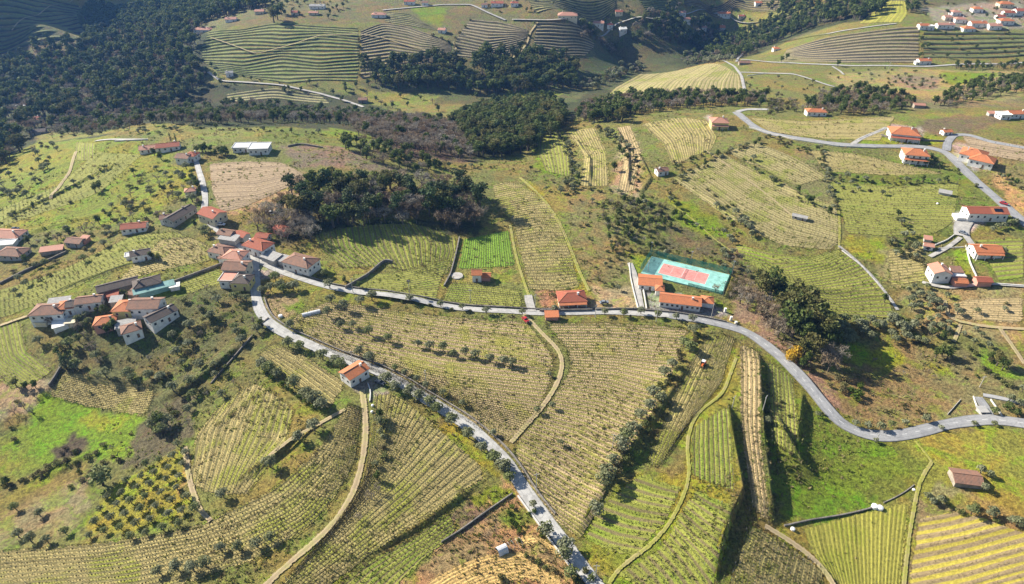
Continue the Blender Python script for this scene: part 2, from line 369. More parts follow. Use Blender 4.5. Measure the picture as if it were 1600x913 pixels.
M['stonew'] = mat_plain('stone_render', (0.30,0.26,0.21), 0.95, 0.3, 2.0, 0.08)
M['teal'] = mat_plain('teal_sheeting', (0.17,0.31,0.29), 0.7, 0.22, 0.8)
M['orange'] = mat_tiles('orange_tiles', (0.60,0.205,0.085), (0.42,0.17,0.09), 0.6)
M['red'] = mat_tiles('red_tiles', (0.40,0.115,0.065), (0.30,0.11,0.07), 0.6)
M['pink'] = mat_tiles('pink_tiles', (0.55,0.27,0.19), (0.45,0.24,0.17), 0.6)
M['brown'] = mat_tiles('brown_tiles', (0.31,0.165,0.11), (0.21,0.135,0.10), 0.9)
M['dark'] = mat_tiles('dark_tiles', (0.13,0.10,0.085), (0.09,0.075,0.065), 0.8)
M['greyr'] = mat_tiles('grey_roof_sheets', (0.42,0.41,0.39), (0.30,0.28,0.26), 0.7)
M['flat'] = mat_plain('flat_roof', (0.55,0.56,0.57), 0.8, 0.1, 0.5)
M['cap'] = mat_plain('ridge_tiles', (0.50,0.22,0.12), 0.85, 0.15, 2)
k = N('window_glass'); M['glass'] = k.out((0.03,0.04,0.05), 0.12); k.b.inputs['Specular IOR Level'].default_value = 0.6
M['frame'] = mat_plain('window_frame', (0.62,0.60,0.56), 0.6, 0.05)
M['door'] = mat_plain('door_wood', (0.17,0.10,0.06), 0.6, 0.15, 2)
M['court'] = mat_plain('court_green', (0.24,0.48,0.43), 0.9, 0.22, 0.35)
M['courtred'] = mat_plain('court_red', (0.58,0.24,0.21), 0.9, 0.2, 0.4)
M['fence'] = mat_plain('green_paint', (0.06,0.24,0.17), 0.6, 0.1)
M['rubber'] = mat_plain('rubber', (0.025,0.025,0.025), 0.8, 0.1)
M['metal'] = mat_plain('grey_metal', (0.35,0.35,0.36), 0.45, 0.1)
for nm, c in (('car_white',(0.75,0.75,0.75)),('car_red',(0.45,0.03,0.03)),('car_grey',(0.22,0.24,0.27)),('car_dark',(0.04,0.05,0.07)),('car_orange',(0.55,0.14,0.04))):
    k = N(nm); M[nm] = k.out(c, 0.3); k.b.inputs['Coat Weight'].default_value = 0.5
k = N('tank_plastic'); M['tuft'] = mat_leaf('grass_blades', (0.20,0.245,0.04), (0.33,0.31,0.08), (0.17,0.20,0.05))
M['drytuft'] = mat_leaf('dry_stalks', (0.34,0.27,0.14), (0.24,0.19,0.10), (0.30,0.27,0.11))
M['tank'] = k.out((0.8,0.8,0.8), 0.5)
k = N('water'); M['water'] = k.out((0.02,0.035,0.035), 0.08)
k = N('solar_panel'); M['solar'] = k.out((0.012,0.016,0.03), 0.35)
# ------------------------------------------------------------------ the ground: one sheet to the horizon
azf = np.linspace(R(90 + 45), R(90 - 45), 720)
azb = np.linspace(R(90 - 45), R(90 - 315), 72)[1:-1]
az = np.concatenate([azf, azb])
rr = np.concatenate([[0, 8, 20, 40, 60, 75, 88, 98], np.geomspace(106, 1350, 560), np.geomspace(1400, 6000, 26)])
AZ, RR = np.meshgrid(az, rr)
GXv = RR * np.cos(AZ); GYv = RR * np.sin(AZ); GZv = h(GXv, GYv)
na, nr = len(az), len(rr)
V = np.stack([GXv.ravel(), GYv.ravel(), GZv.ravel()], 1)
i = np.arange(nr - 1)[:, None] * na; j = np.arange(na)[None]
j2 = (j + 1) % na
F = np.stack([i + j, i + j2, i + na + j2, i + na + j], -1).reshape(-1, 4)[:, ::-1]
def inside(P, X, Y):
    res = np.zeros(X.shape, bool); n = len(P)
    for a in range(n):
        x0, y0 = P[a]; x1, y1 = P[(a + 1) % n]
        if y0 == y1: continue
        c = ((y0 > Y) != (y1 > Y)) & (X < (x1 - x0) * (Y - y0) / (y1 - y0) + x0); res ^= c
    return res
base = np.tile(np.array([[0.215, 0.215, 0.062]]), (len(V), 1))
wx = V[:, 0] + 1.6 * np.sin(V[:, 1] / 3.1 + 2 * np.sin(V[:, 0] / 7)) + 1.0 * np.sin(V[:, 1] / 1.3 + V[:, 0] / 2.3)
wy = V[:, 1] + 1.6 * np.sin(V[:, 0] / 3.7 + 2 * np.sin(V[:, 1] / 6)) + 1.0 * np.sin(V[:, 0] / 1.1 - V[:, 1] / 2.9)
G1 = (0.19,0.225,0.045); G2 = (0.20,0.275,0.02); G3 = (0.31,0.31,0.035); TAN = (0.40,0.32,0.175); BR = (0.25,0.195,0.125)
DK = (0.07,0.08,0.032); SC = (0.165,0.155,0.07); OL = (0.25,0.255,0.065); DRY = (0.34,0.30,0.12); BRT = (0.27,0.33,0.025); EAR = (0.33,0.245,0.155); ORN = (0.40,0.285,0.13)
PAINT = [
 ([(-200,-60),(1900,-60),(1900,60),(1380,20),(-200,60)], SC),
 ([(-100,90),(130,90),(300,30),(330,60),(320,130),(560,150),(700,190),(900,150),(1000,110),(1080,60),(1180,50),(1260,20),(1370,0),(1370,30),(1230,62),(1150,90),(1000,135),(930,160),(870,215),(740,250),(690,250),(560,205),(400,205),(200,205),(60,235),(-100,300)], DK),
 ([(560,190),(640,185),(730,210),(745,255),(640,245),(560,210)], (0.154,0.121,0.079)),
 ([(300,205),(420,198),(520,205),(600,222),(560,235),(440,222),(300,222)], G1),
 ([(60,205),(300,198),(420,200),(400,225),(300,222),(60,222)], OL),
 ([(440,228),(520,228),(620,262),(640,275),(540,262),(460,262)], BR),
 ([(270,262),(300,262),(300,290),(265,292),(238,282),(240,270)], BRT),
 ([(0,250),(60,222),(150,215),(260,235),(300,300),(220,345),(100,360),(0,370)], (0.243,0.279,0.037)),
 ([(840,215),(880,205),(890,250),(870,280),(835,265)], G2),
 ([(980,195),(1000,230),(1000,310),(955,305),(965,240)], TAN),
 ([(955,140),(1000,115),(1110,98),(1155,120),(1160,150),(1140,152),(980,152)], (0.371,0.311,0.110)),
 ([(1290,118),(1420,108),(1600,112),(1600,160),(1430,165),(1330,150)], DRY),
 ([(1400,118),(1470,122),(1460,140),(1420,138),(1390,128)], EAR),
 ([(1470,112),(1560,115),(1540,132),(1480,133)], G2),
 ([(1165,185),(1250,188),(1400,178),(1560,175),(1560,200),(1450,215),(1380,225),(1200,205)], OL),
 ([(1430,190),(1500,180),(1570,185),(1540,203),(1470,212),(1440,205)], (0.218,0.165,0.089)),
 ([(1490,215),(1600,235),(1660,260),(1660,360),(1560,290),(1510,250)], (0.282,0.241,0.089)),
 ([(1345,212),(1375,200),(1385,215),(1475,212),(1470,226),(1340,228)], BRT),
 ([(640,10),(700,12),(690,42),(660,32)], BRT),
 ([(700,12),(740,14),(720,48),(690,42)], BR),
 ([(1240,230),(1500,262),(1540,300),(1590,350),(1500,380),(1400,372),(1300,330)], (0.192,0.229,0.042)),
 ([(1315,372),(1390,370),(1380,405),(1360,410),(1330,395)], G3),
 ([(1380,390),(1450,385),(1440,440),(1390,450),(1370,420)], DRY),
 ([(1490,388),(1512,388),(1520,428),(1500,440),(1490,415)], BRT),
 ([(1400,455),(1600,445),(1600,540),(1500,520),(1440,520)], (0.346,0.298,0.126)),
 ([(1240,520),(1320,540),(1420,540),(1600,560),(1600,655),(1500,650),(1390,670),(1330,660),(1280,600)], (0.256,0.222,0.089)),
 ([(1320,545),(1345,541),(1400,542),(1412,565),(1390,578),(1350,575),(1325,565)], BRT),
 ([(1530,545),(1560,560),(1590,600),(1560,592),(1540,575)], G2),
 ([(1450,565),(1475,575),(1495,592),(1475,592),(1450,580)], G3),
 ([(1150,465),(1200,500),(1260,560),(1330,650),(1290,640),(1230,570),(1140,500)], EAR),
 ([(860,280),(940,300),(990,400),(1000,430),(985,470),(925,455),(905,400),(880,330)], (0.269,0.241,0.089)),
 ([(1040,300),(1130,345),(1140,378),(1060,350)], G2),
 ([(1050,350),(1145,380),(1180,440),(1200,470),(1150,460),(1145,410),(1060,390),(1020,395)], SC),
 ([(980,395),(1016,397),(1000,430),(992,440),(985,415)], BRT),
 ([(1035,455),(1125,468),(1130,478),(1060,466)], G2),
 ([(1115,462),(1135,480),(1140,498),(1120,490)], G2),
 ([(700,355),(800,350),(770,290),(880,290),(900,420),(915,455),(830,470),(690,475),(560,450),(440,430),(480,370)], OL),
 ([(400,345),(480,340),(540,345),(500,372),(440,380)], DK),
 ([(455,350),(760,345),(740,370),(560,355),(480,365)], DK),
 ([(818,280),(840,290),(918,450),(930,462),(900,462),(860,350)], G3),
 ([(925,448),(990,450),(1000,484),(925,486)], (0.461,0.381,0.200)),
 ([(842,445),(930,470),(925,487),(842,487)], (0.384,0.235,0.126)),
 ([(330,258),(440,255),(500,280),(440,330),(345,335)], (0.422,0.318,0.158)),
 ([(430,425),(560,455),(640,470),(560,480),(500,500),(440,500),(410,450)], (0.243,0.254,0.053)),
 ([(412,455),(470,462),(455,500),(420,492)], (0.422,0.305,0.147)),
 ([(440,475),(470,472),(468,485),(445,486)], G2),
 ([(0,470),(330,365),(350,440),(290,460),(120,470),(0,520)], (0.230,0.254,0.053)),
 ([(240,450),(290,445),(295,470),(262,500),(240,480)], G2),
 ([(120,500),(400,440),(420,520),(320,610),(240,640),(60,600),(90,560)], (0.160,0.165,0.058)),
 ([(0,600),(60,560),(0,550)], OL),
 ([(80,610),(230,655),(222,700),(190,722),(120,700),(0,760),(0,690),(50,655)], (0.22,0.325,0.022)),
 ([(0,715),(60,730),(30,755),(0,760)], G3),
 ([(60,740),(150,705),(150,712),(70,758)], G2),
 ([(60,560),(90,600),(60,650),(0,650),(0,600)], (0.346,0.305,0.179)),
 ([(0,790),(150,735),(120,830),(0,850)], (0.320,0.273,0.137)),
 ([(85,700),(112,682),(140,695),(110,716)], (0.128,0.095,0.058)),
 ([(130,838),(160,770),(280,695),(300,740),(300,825),(200,845)], (0.346,0.318,0.042)),
 ([(283,695),(298,700),(305,770),(315,815),(290,810),(288,740)], (0.538,0.381,0.126)),
 ([(230,640),(300,620),(320,650),(290,700),(230,720),(190,735)], (0.166,0.140,0.074)),
 ([(300,650),(480,590),(560,620),(600,600),(780,740),(660,930),(0,930),(0,850),(290,820)], OL),
 ([(1185,560),(1200,545),(1340,672),(1430,690),(1450,725),(1425,775),(1225,825),(1200,700)], (0.211,0.235,0.034)),
 ([(1240,770),(1300,730),(1340,745),(1320,790),(1230,818)], G2),
 ([(1390,680),(1470,672),(1700,660),(1700,830),(1600,820),(1450,790),(1430,760),(1450,722)], (0.307,0.298,0.047)),
 ([(1465,760),(1520,765),(1510,780),(1450,775)], DRY),
 ([(1430,690),(1470,715),(1450,722)], G3),
 ([(1190,820),(1425,775),(1415,930),(1300,930)], (0.294,0.279,0.058)),
 ([(1436,775),(1600,822),(1700,860),(1700,960),(1410,960)], (0.307,0.235,0.105)),
 ([(905,830),(940,780),(1000,735),(1150,765),(1120,930),(960,930)], (0.256,0.286,0.034)),
 ([(1060,660),(1080,620),(1150,530),(1160,620),(1155,760),(1070,760)], (0.269,0.286,0.042)),
 ([(700,820),(790,740),(830,790),(880,870),(920,930),(620,930)], ORN),
 ([(702,820),(745,775),(765,795),(728,828)], (0.256,0.191,0.116)),
 ([(740,775),(785,755),(800,780),(770,790)], G2),
 ([(745,828),(768,820),(775,845),(755,850)], (0.282,0.216,0.116)),
 ([(785,805),(810,795),(838,812),(825,835),(795,830)], (0.218,0.241,0.053)),
 ([(640,590),(700,650),(790,740),(775,745),(700,680)], G3),
 ([(880,600),(1080,500),(1110,510),(1000,700),(930,800),(905,850),(890,840),(960,740)], (0.307,0.279,0.074)),
 ([(1540,255),(1640,330),(1640,400),(1590,340)], (0.486,0.343,0.147)),
 ([(205,400),(235,395),(232,402),(208,408)], (0.600,0.600,0.441)),
 ([(338,372),(400,385),(430,405),(455,425),(398,440),(385,440),(352,400)], (0.40,0.37,0.32)),
 ([(150,470),(215,480),(262,478),(262,500),(215,506),(175,492)], (0.33,0.27,0.19)),
 ([(60,492),(140,478),(135,500),(110,510),(60,507)], (0.33,0.29,0.22)),
 ([(1010,452),(1110,470),(1135,490),(1130,500),(1010,484)], (0.36,0.34,0.31)),
 ([(560,600),(600,592),(612,606),(585,625),(560,622)], (0.40,0.34,0.26)),
 ([(1390,195),(1440,198),(1445,214),(1388,216)], (0.42,0.38,0.32)),
 ([(1488,225),(1510,225),(1545,262),(1525,268),(1492,248)], (0.42,0.38,0.32)),
 ([(1490,330),(1550,338),(1520,362),(1490,360)], (0.50,0.47,0.42)),
 ([(1105,180),(1112,178),(1114,200),(1105,208)], (0.52,0.50,0.44)),
 ([(1440,14),(1600,0),(1600,46),(1470,48)], (0.33,0.30,0.22)),
 ([(1350,150),(1560,160),(1600,150),(1600,168),(1430,172)], (0.24,0.21,0.10)),
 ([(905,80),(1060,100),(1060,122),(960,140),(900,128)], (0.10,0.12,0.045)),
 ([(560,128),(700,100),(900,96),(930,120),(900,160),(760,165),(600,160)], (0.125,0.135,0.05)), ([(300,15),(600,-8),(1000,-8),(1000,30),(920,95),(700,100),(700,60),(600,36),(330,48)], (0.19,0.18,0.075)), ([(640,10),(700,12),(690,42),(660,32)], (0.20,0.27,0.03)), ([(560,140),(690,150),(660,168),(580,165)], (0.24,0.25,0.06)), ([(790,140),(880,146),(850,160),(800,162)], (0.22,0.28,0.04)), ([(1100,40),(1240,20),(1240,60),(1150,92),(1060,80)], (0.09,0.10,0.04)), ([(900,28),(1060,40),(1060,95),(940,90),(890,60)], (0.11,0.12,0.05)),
 ([(1240,230),(1300,240),(1310,330),(1240,300)], (0.25,0.23,0.09)), ([(1050,200),(1140,200),(1180,225),(1120,235),(1070,255)], (0.26,0.25,0.08)),
 ([(60,612),(100,625),(85,660),(50,650)], (0.24,0.33,0.02)), ([(140,640),(200,655),(180,670),(130,660)], (0.34,0.34,0.03)), ([(0,700),(40,712),(30,745),(0,742)], (0.36,0.34,0.03)),
 ([(600,470),(680,474),(690,450),(640,445)], (0.30,0.30,0.05)),
 ([(1290,730),(1380,700),(1420,730),(1350,770)], (0.21,0.27,0.025)), ([(1225,800),(1330,770),(1370,785),(1240,815)], (0.18,0.28,0.02)),
 ([(1480,690),(1600,690),(1600,740),(1560,730)], (0.33,0.33,0.05)),
 ([(520,200),(590,215),(560,222),(500,212)], (0.22,0.28,0.03)),
]
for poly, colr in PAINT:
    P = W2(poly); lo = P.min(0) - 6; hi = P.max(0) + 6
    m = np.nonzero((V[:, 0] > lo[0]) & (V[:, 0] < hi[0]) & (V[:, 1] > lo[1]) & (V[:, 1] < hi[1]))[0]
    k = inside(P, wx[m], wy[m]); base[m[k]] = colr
# soften borders a little
B = base.reshape(nr, na, 3)
for _ in range(1):
    B = (B + np.roll(B, 1, 0) + np.roll(B, -1, 0) + np.roll(B, 1, 1) + np.roll(B, -1, 1)) / 5
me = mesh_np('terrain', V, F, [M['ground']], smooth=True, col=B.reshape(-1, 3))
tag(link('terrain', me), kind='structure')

# ------------------------------------------------------------------ vineyards: sheets laid over the land, rows follow the guide lines
def resample(P, n):
    P = np.asarray(P, float); d = np.r_[0, np.cumsum(np.hypot(*(P[1:] - P[:-1]).T))]
    t = np.linspace(0, d[-1], n); return np.stack([np.interp(t, d, P[:, 0]), np.interp(t, d, P[:, 1])], 1)
def smooth_line(P, n=60):
    P = resample(P, n)
    for _ in range(max(2, n // 14)): P[1:-1] = (P[:-2] + 2 * P[1:-1] + P[2:]) / 4
    return P
def tri_join(parts):
    V = []; F = []; Mi = []; b = 0
    for v, f, m in parts: V.append(v); F.append(f + b); Mi.append(m); b += len(v)
    return np.concatenate(V), np.concatenate(F), np.concatenate(Mi)
def scatter_merge(templates, pos, rot, scl, pick):
    """many copies of small triangle templates merged in one mesh"""
    parts = []
    for ti, (tv, tf, tm) in enumerate(templates):
        k = np.nonzero(pick == ti)[0]
        if not len(k): continue
        c, s = np.cos(rot[k])[:, None], np.sin(rot[k])[:, None]; S = scl[k][:, None]
        X = (tv[None, :, 0] * c - tv[None, :, 1] * s) * S + pos[k][:, 0:1]
        Y = (tv[None, :, 0] * s + tv[None, :, 1] * c) * S + pos[k][:, 1:2]
        Z = tv[None, :, 2] * S + pos[k][:, 2:3]
        v = np.stack([X, Y, Z], -1).reshape(-1, 3)
        f = (tf[None] + (np.arange(len(k)) * len(tv))[:, None, None]).reshape(-1, 3)
        parts.append((v, f, np.tile(tm, len(k))))
    return tri_join(parts)
def vine_template(kind, r):
    v = []; f = []; m = []
    def tri(a, b, c, mi): n0 = len(v); v.extend([a, b, c]); f.append((n0, n0 + 1, n0 + 2)); m.append(mi)
    H = 0.55
    for a in (0, 1.57):  # trunk
        dx, dy = 0.07 * math.cos(a), 0.07 * math.sin(a); tri((-dx, -dy, -0.1), (dx, dy, -0.1), (dx * .5, dy * .5, H), 0); tri((-dx, -dy, -0.1), (dx*.5, dy*.5, H), (-dx*.5, -dy*.5, H), 0)
    nc = 5 if kind != 'post' else 4
    for q in range(nc):  # canes
        a = r.choice([0, math.pi]) + r.gauss(0, .20); L = r.uniform(0.4, 0.75); zz = r.uniform(0.4, 0.6); up = r.uniform(0.0, 0.3); wv = 0.065
        ex, ey = math.cos(a) * L, math.sin(a) * L
        tri((0, 0, zz - wv), (0, 0, zz + wv), (ex, ey, zz + up), 0)
    for q in range(1):  # weeds at the foot
        a = r.uniform(0, 6.28); px, py = r.uniform(-.3, .3), r.uniform(-.3, .3); ww = r.uniform(.12, .25)
        tri((px - ww * math.cos(a), py - ww * math.sin(a), 0), (px + ww * math.cos(a), py + ww * math.sin(a), 0), (px, py, r.uniform(.15, .4)), 1)
    if kind == 'post':
        for a in (0, 1.57):
            dx, dy = 0.06 * math.cos(a), 0.06 * math.sin(a); tri((-dx, -dy, -.1), (dx, dy, -.1), (dx, dy, 1.5), 2); tri((-dx, -dy, -.1), (dx, dy, 1.5), (-dx, -dy, 1.5), 2)
    return np.array(v), np.array(f), np.array(m)
VT = [vine_template('vine', random) for _ in range(5)] + [vine_template('post', random) for _ in range(2)]
F_NO = [0]; ROWS = []
def height_line(P): return h(P[:, 0], P[:, 1])
def field(guides, nrows, mat, name='vineyard_ground', vines=1.0, label=None, vh=1.0, step=1.25, terrace=0, thick=1.0, gap=0.0, closed=True):
    F_NO[0] += 1; lift = 0.10 + 0.002 * F_NO[0]
    G = [smooth_line(W2(g), 60) for g in guides]
    length = max(np.hypot(*(g[1:] - g[:-1]).T).sum() for g in G)
    Mn = int(min(max(12, length / 3), 140)); G = np.stack([resample(g, Mn) for g in G])     # (k, M, 2)
    # widths between guides decide how many rows lie between them
    wd = np.array([np.hypot(*(G[i + 1] - G[i]).T).mean() for i in range(len(G) - 1)]); cum = np.r_[0, np.cumsum(wd)]; cum = cum / cum[-1]
    def line(t):
        # Catmull-Rom through the guides
        i = min(int(np.searchsorted(cum, t, 'right')) - 1, len(G) - 2); i = max(i, 0); u = (t - cum[i]) / (cum[i + 1] - cum[i])
        p1, p2 = G[i], G[i + 1]; p0 = G[i - 1] if i > 0 else 2 * p1 - p2; p3 = G[i + 2] if i + 2 < len(G) else 2 * p2 - p1
        if len(G) == 2: return p1 * (1 - u) + p2 * u
        c = 0.5 * ((2 * p1) + (p2 - p0) * u + (2 * p0 - 5 * p1 + 4 * p2 - p3) * u * u + (3 * p1 - p0 - 3 * p2 + p3) * u ** 3)
        l = p1 * (1 - u) + p2 * u; return 0.6 * c + 0.4 * l
    # sheet
    if not terrace:
        ns = int(min(max(nrows * 2, 16), 120)); ts = np.unique(np.r_[np.linspace(0, 1, ns + 1), .02, .98]); L = np.stack([line(t) for t in ts]); Z = h(L[..., 0], L[..., 1]) + lift
        VV = ts * nrows
    else:
        Ls = []; Zs = []; VVl = []
        for r_ in range(nrows):
            a = line(r_ / nrows); b = line((r_ + 0.44) / nrows); c = line((r_ + 0.74) / nrows)
            z0 = h(a[:, 0], a[:, 1]) + lift
            z1 = h(line((r_ + 1) / nrows)[:, 0], line((r_ + 1) / nrows)[:, 1]) + lift
            Ls += [a, b, c]; Zs += [z0, z0 + 0.1, np.minimum(z1, z0 - 0.1)]; VVl += [r_ + .34, r_ + .62, r_ + .92]
        L = np.stack(Ls); Z = np.stack(Zs); VV = np.array(VVl)
    ns1 = len(L)
    arc = np.linspace(0, length, Mn)
    V3 = np.concatenate([L, Z[..., None]], -1).reshape(-1, 3); UV = np.stack([np.tile(arc, ns1), np.repeat(VV, Mn)], 1)
    # skirt down round the edge so that the sheet never floats
    i = np.arange(ns1 - 1)[:, None] * Mn; j = np.arange(Mn - 1)[None]
    Fq = np.stack([i + j, i + j + 1, i + Mn + j + 1, i + Mn + j], -1).reshape(-1, 4)
    a0, a1, a3 = V3[Fq[0][0]], V3[Fq[0][1]], V3[Fq[0][3]]
    if np.cross(a1 - a0, a3 - a0)[2] < 0: Fq = Fq[:, ::-1]
    acr = np.r_[0, np.cumsum(np.hypot(*(L[1:] - L[:-1]).transpose(2, 0, 1)).mean(1))]
    ed = np.minimum(np.minimum(acr, acr[-1] - acr)[:, None], np.minimum(arc, arc[-1] - arc)[None]); ed = np.minimum(ed, 9).ravel()
    me = mesh_np(name, V3, Fq, [mat], smooth=not terrace, uv=UV); l2 = me.uv_layers.new(name='Edge'); l2.data.foreach_set('uv', np.column_stack([ed, ed * 0])[Fq.ravel()].astype(np.float32).ravel())
    o = link(name, me); tag(o, kind='structure')
    if vines > 0:
        for r_ in range(nrows):
            if terrace:
                P = line((r_ + 0.5) / nrows); zl = None
            else: P = line((r_ + 0.5) / nrows)
            ln = np.hypot(*(P[1:] - P[:-1]).T).sum(); nv = int(ln / step * 1.0)
            if nv < 3: continue
            Q = resample(P, nv); Q += rng.normal(0, 0.05, Q.shape)
            # slow drift along the row and missing vines
            keep = rng.random(nv) < vines; Q = Q[keep]
            if len(Q) < 2: continue
            if terrace:
                za = line(r_ / nrows); za = resample(za, nv)[keep]; z = h(za[:, 0], za[:, 1]) + lift
            else: z = h(Q[:, 0], Q[:, 1]) + lift - 0.03
            P3 = np.column_stack([Q, z]); sc = scale_at(Q[:, 0], Q[:, 1]).mean()
            mid = P3[len(P3) // 2]; inframe = True
            ROWS.append(dict(p=P3, s=sc * ln ** 0.3 * vh, sc=sc, vh=vh, label=label, cls=thick))
def flush_rows(limit=300):
    order = sorted(range(len(ROWS)), key=lambda i: -ROWS[i]['s']); rest = []
    for q, i in enumerate(order):
        r_ = ROWS[i]; P = r_['p']; n_ = len(P)
        pick = np.where(rng.random(n_) < 0.12, rng.integers(5, 7, n_), rng.integers(0, 5, n_))
        dP = np.gradient(P[:, :2], axis=0); rot = np.arctan2(dP[:, 1], dP[:, 0]) + rng.normal(0, .12, n_); scl = rng.uniform(0.85, 1.15, n_) * r_['vh']
        if q < limit:
            c0 = P[0].copy(); v, f, m = scatter_merge(VT, P - c0, rot, scl, pick)
            wz = np.array([0, 0, .42 * r_['vh']]); Wl = np.concatenate([P - c0 + wz, P - c0 + wz + [0, 0, .03]]); i_ = np.arange(n_ - 1)   # trellis wire ties the row together
            v, f, m = tri_join([(v, f, m), (Wl, np.concatenate([np.stack([i_, i_ + 1, i_ + n_], 1), np.stack([i_ + 1, i_ + n_ + 1, i_ + n_], 1)]), np.full(2 * (n_ - 1), 2))])
            o = link('vine_row', mesh_np('vine_row', v, f, [M['vine'], M['vinegreen'], M['post']], m)); o.location = c0
            tag(o, r_['label'], 'vine row', 'vine rows: ' + r_['label'])
        else: rest.append((P, rot, scl * (1.0), pick))
    if rest:
        P = np.concatenate([a[0] for a in rest]); rot = np.concatenate([a[1] for a in rest]); scl = np.concatenate([a[2] for a in rest]); pick = np.concatenate([a[3] for a in rest])
        print('vine stuff', len(P)); v, f, m = scatter_merge(VT, P, rot, scl, pick)
        o = link('vines', mesh_np('vines', v, f, [M['vine'], M['vinegreen'], M['post']], m))
        tag(o, 'low vines in close rows over the farther terraces', 'vines', kind='stuff')
MF = {
 'tan': mat_field('vineyard_soil', (0.46,0.345,0.185), (0.235,0.225,0.05), (0.36,0.335,0.06), 0.42, 0.5, 0.8),
 'tan2': mat_field('vineyard_soil_pale', (0.468,0.346,0.176), (0.273,0.218,0.099), (0.338,0.282,0.110), 0.1, 0.45, 0.85),
 'mix': mat_field('vineyard_weedy', (0.39,0.315,0.125), (0.19,0.165,0.065), (0.29,0.305,0.042), 0.5, 0.5, 0.85),
 'green': mat_field('vineyard_grassy', (0.265,0.28,0.05), (0.20,0.165,0.07), (0.21,0.275,0.03), 0.45, 0.5, 0.88),
 'yellow': mat_field('vineyard_straw_strips', (0.319,0.237,0.121), (0.468,0.384,0.061), (0.312,0.256,0.099), 0.15, 0.42, 0.7),
 'bright': mat_field('vegetable_rows', (0.19,0.31,0.03), (0.12,0.15,0.035), (0.17,0.32,0.02), 0.6, 0.5, 0.9),
 'faint': mat_field('meadow_vines', (0.33,0.305,0.055), (0.245,0.225,0.045), (0.28,0.295,0.035), 0.6, 0.5, 0.95),
 'orange': mat_field('garden_soil', (0.598,0.397,0.143), (0.390,0.269,0.110), (0.442,0.346,0.088), 0.2, 0.5, 0.9),
 'farmix': mat_field('terrace_ground', (0.31,0.28,0.13), (0.06,0.06,0.035), (0.21,0.23,0.06), 0.5, 0.25, 0.6),  # far terraces: dark strip is bank growth with the bank's shade painted in
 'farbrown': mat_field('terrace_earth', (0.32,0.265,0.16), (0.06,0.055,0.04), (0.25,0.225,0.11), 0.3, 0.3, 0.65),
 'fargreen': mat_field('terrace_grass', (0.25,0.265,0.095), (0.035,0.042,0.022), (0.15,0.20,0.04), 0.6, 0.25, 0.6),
 'slope': mat_field('vineyard_slope', (0.36,0.295,0.14), (0.205,0.195,0.06), (0.24,0.265,0.04), 0.45, 0.45, 0.85),
 'farright': mat_field('terrace_earth_painted_shade', (0.27,0.225,0.13), (0.055,0.05,0.04), (0.22,0.19,0.11), 0.3, 0.25, 0.6),  # terrace earth darkened, shade of the backlit slope painted into the colour
 'fardark': mat_field('terrace_painted_shade', (0.15,0.16,0.06), (0.045,0.045,0.028), (0.12,0.15,0.04), 0.6, 0.25, 0.6),  # colours darkened to paint in the shade lying on these slopes
 'brownsoil': mat_field('ploughed_soil', (0.37,0.275,0.17), (0.27,0.20,0.12), (0.36,0.27,0.13), 0.15, 0.5, 0.95),
}
FL = field
# centre, between the two roads
FL([[(515,470),(600,482),(700,494),(825,503)],[(462,492),(560,508),(700,535),(866,560)],[(458,512),(560,548),(690,580),(862,598)],[(530,558),(640,596),(740,622),(842,640)],[(662,616),(730,640),(818,672)],[(748,672),(770,682),(792,690)]],
   40, MF['tan'], label='row of bare brown vines in the large field left of the curved dirt track', step=0.95, vh=1.15)
FL([[(850,505),(950,504),(1078,512)],[(884,545),(960,548),(1062,556)],[(888,580),(960,586),(1042,606)],[(852,640),(920,655),(1000,688)],[(805,695),(870,725),(948,768)],[(815,738),(865,775),(925,815)],[(862,808),(885,828),(905,846)]],
   54, MF['tan'], label='row of bare brown vines in the large field between dirt track and olive line', step=0.95, vh=1.15)
# right of the olive line
FL([[(1104,520),(1060,592),(1008,722)],[(1128,522),(1090,610),(1030,728)],[(1150,530),(1128,600),(1062,680)]], 12, MF['mix'], label='vine row on the slope where the tractor drives', step=1.1, vh=1.1)
FL([[(1153,535),(1153,640),(1172,795)],[(1186,548),(1190,680),(1204,822)]], 5, MF['tan2'], label='vine row in the narrow brown strip beside the dark bank', step=1.1, vh=1.1)
FL([[(1080,668),(1077,700),(1078,745)],[(1139,634),(1146,700),(1150,770)]], 9, MF['green'], label='upright vine row in the green plot left of the dark bank', step=1.1, vh=1.1)
FL([[(1195,560),(1196,620),(1203,690)],[(1240,590),(1248,660),(1250,720)]], 8, MF['green'], label='vine row below the bend of the right hand road', step=1.8)
FL([[(1168,812),(1148,868),(1128,945)],[(1228,850),(1215,895),(1206,945)],[(1290,893),(1286,918),(1284,945)]], 20, MF['mix'], label='vine row in the lower plot right of the dark bank', step=1.1, vh=1.1)
FL([[(1003,738),(1035,750),(1068,760)],[(940,786),(990,803),(1045,812)],[(908,845),(945,862),(992,872)]], 9, MF['green'], label='vine row in the green plot below the olive line', step=1.1, vh=1.1)
FL([[(1088,762),(1118,777),(1150,796)],[(1060,800),(1100,835),(1132,872)],[(1034,848),(1070,888),(1105,940)],[(962,898),(985,915),(1005,945)]], 13, MF['green'], label='vine row in the green plot between grass track and dark bank', step=1.1, vh=1.1)
FL([[(1436,808),(1465,803),(1495,796)],[(1430,836),(1490,826),(1545,812)],[(1425,868),(1510,850),(1590,828)],[(1418,900),(1510,880),(1640,845)],[(1412,935),(1510,915),(1660,872)],[(1408,970),(1640,920)]], 12, MF['yellow'], label='vine row on a straw yellow strip in the lower right corner', vines=0.45, step=1.4, vh=0.8)
FL([[(1248,826),(1262,862),(1292,897)],[(1335,803),(1338,850),(1345,940)],[(1426,780),(1416,850),(1405,940)]], 24, MF['faint'], label='faint vine row in the olive green triangle at lower right', vines=0.5, step=1.7, vh=0.6)
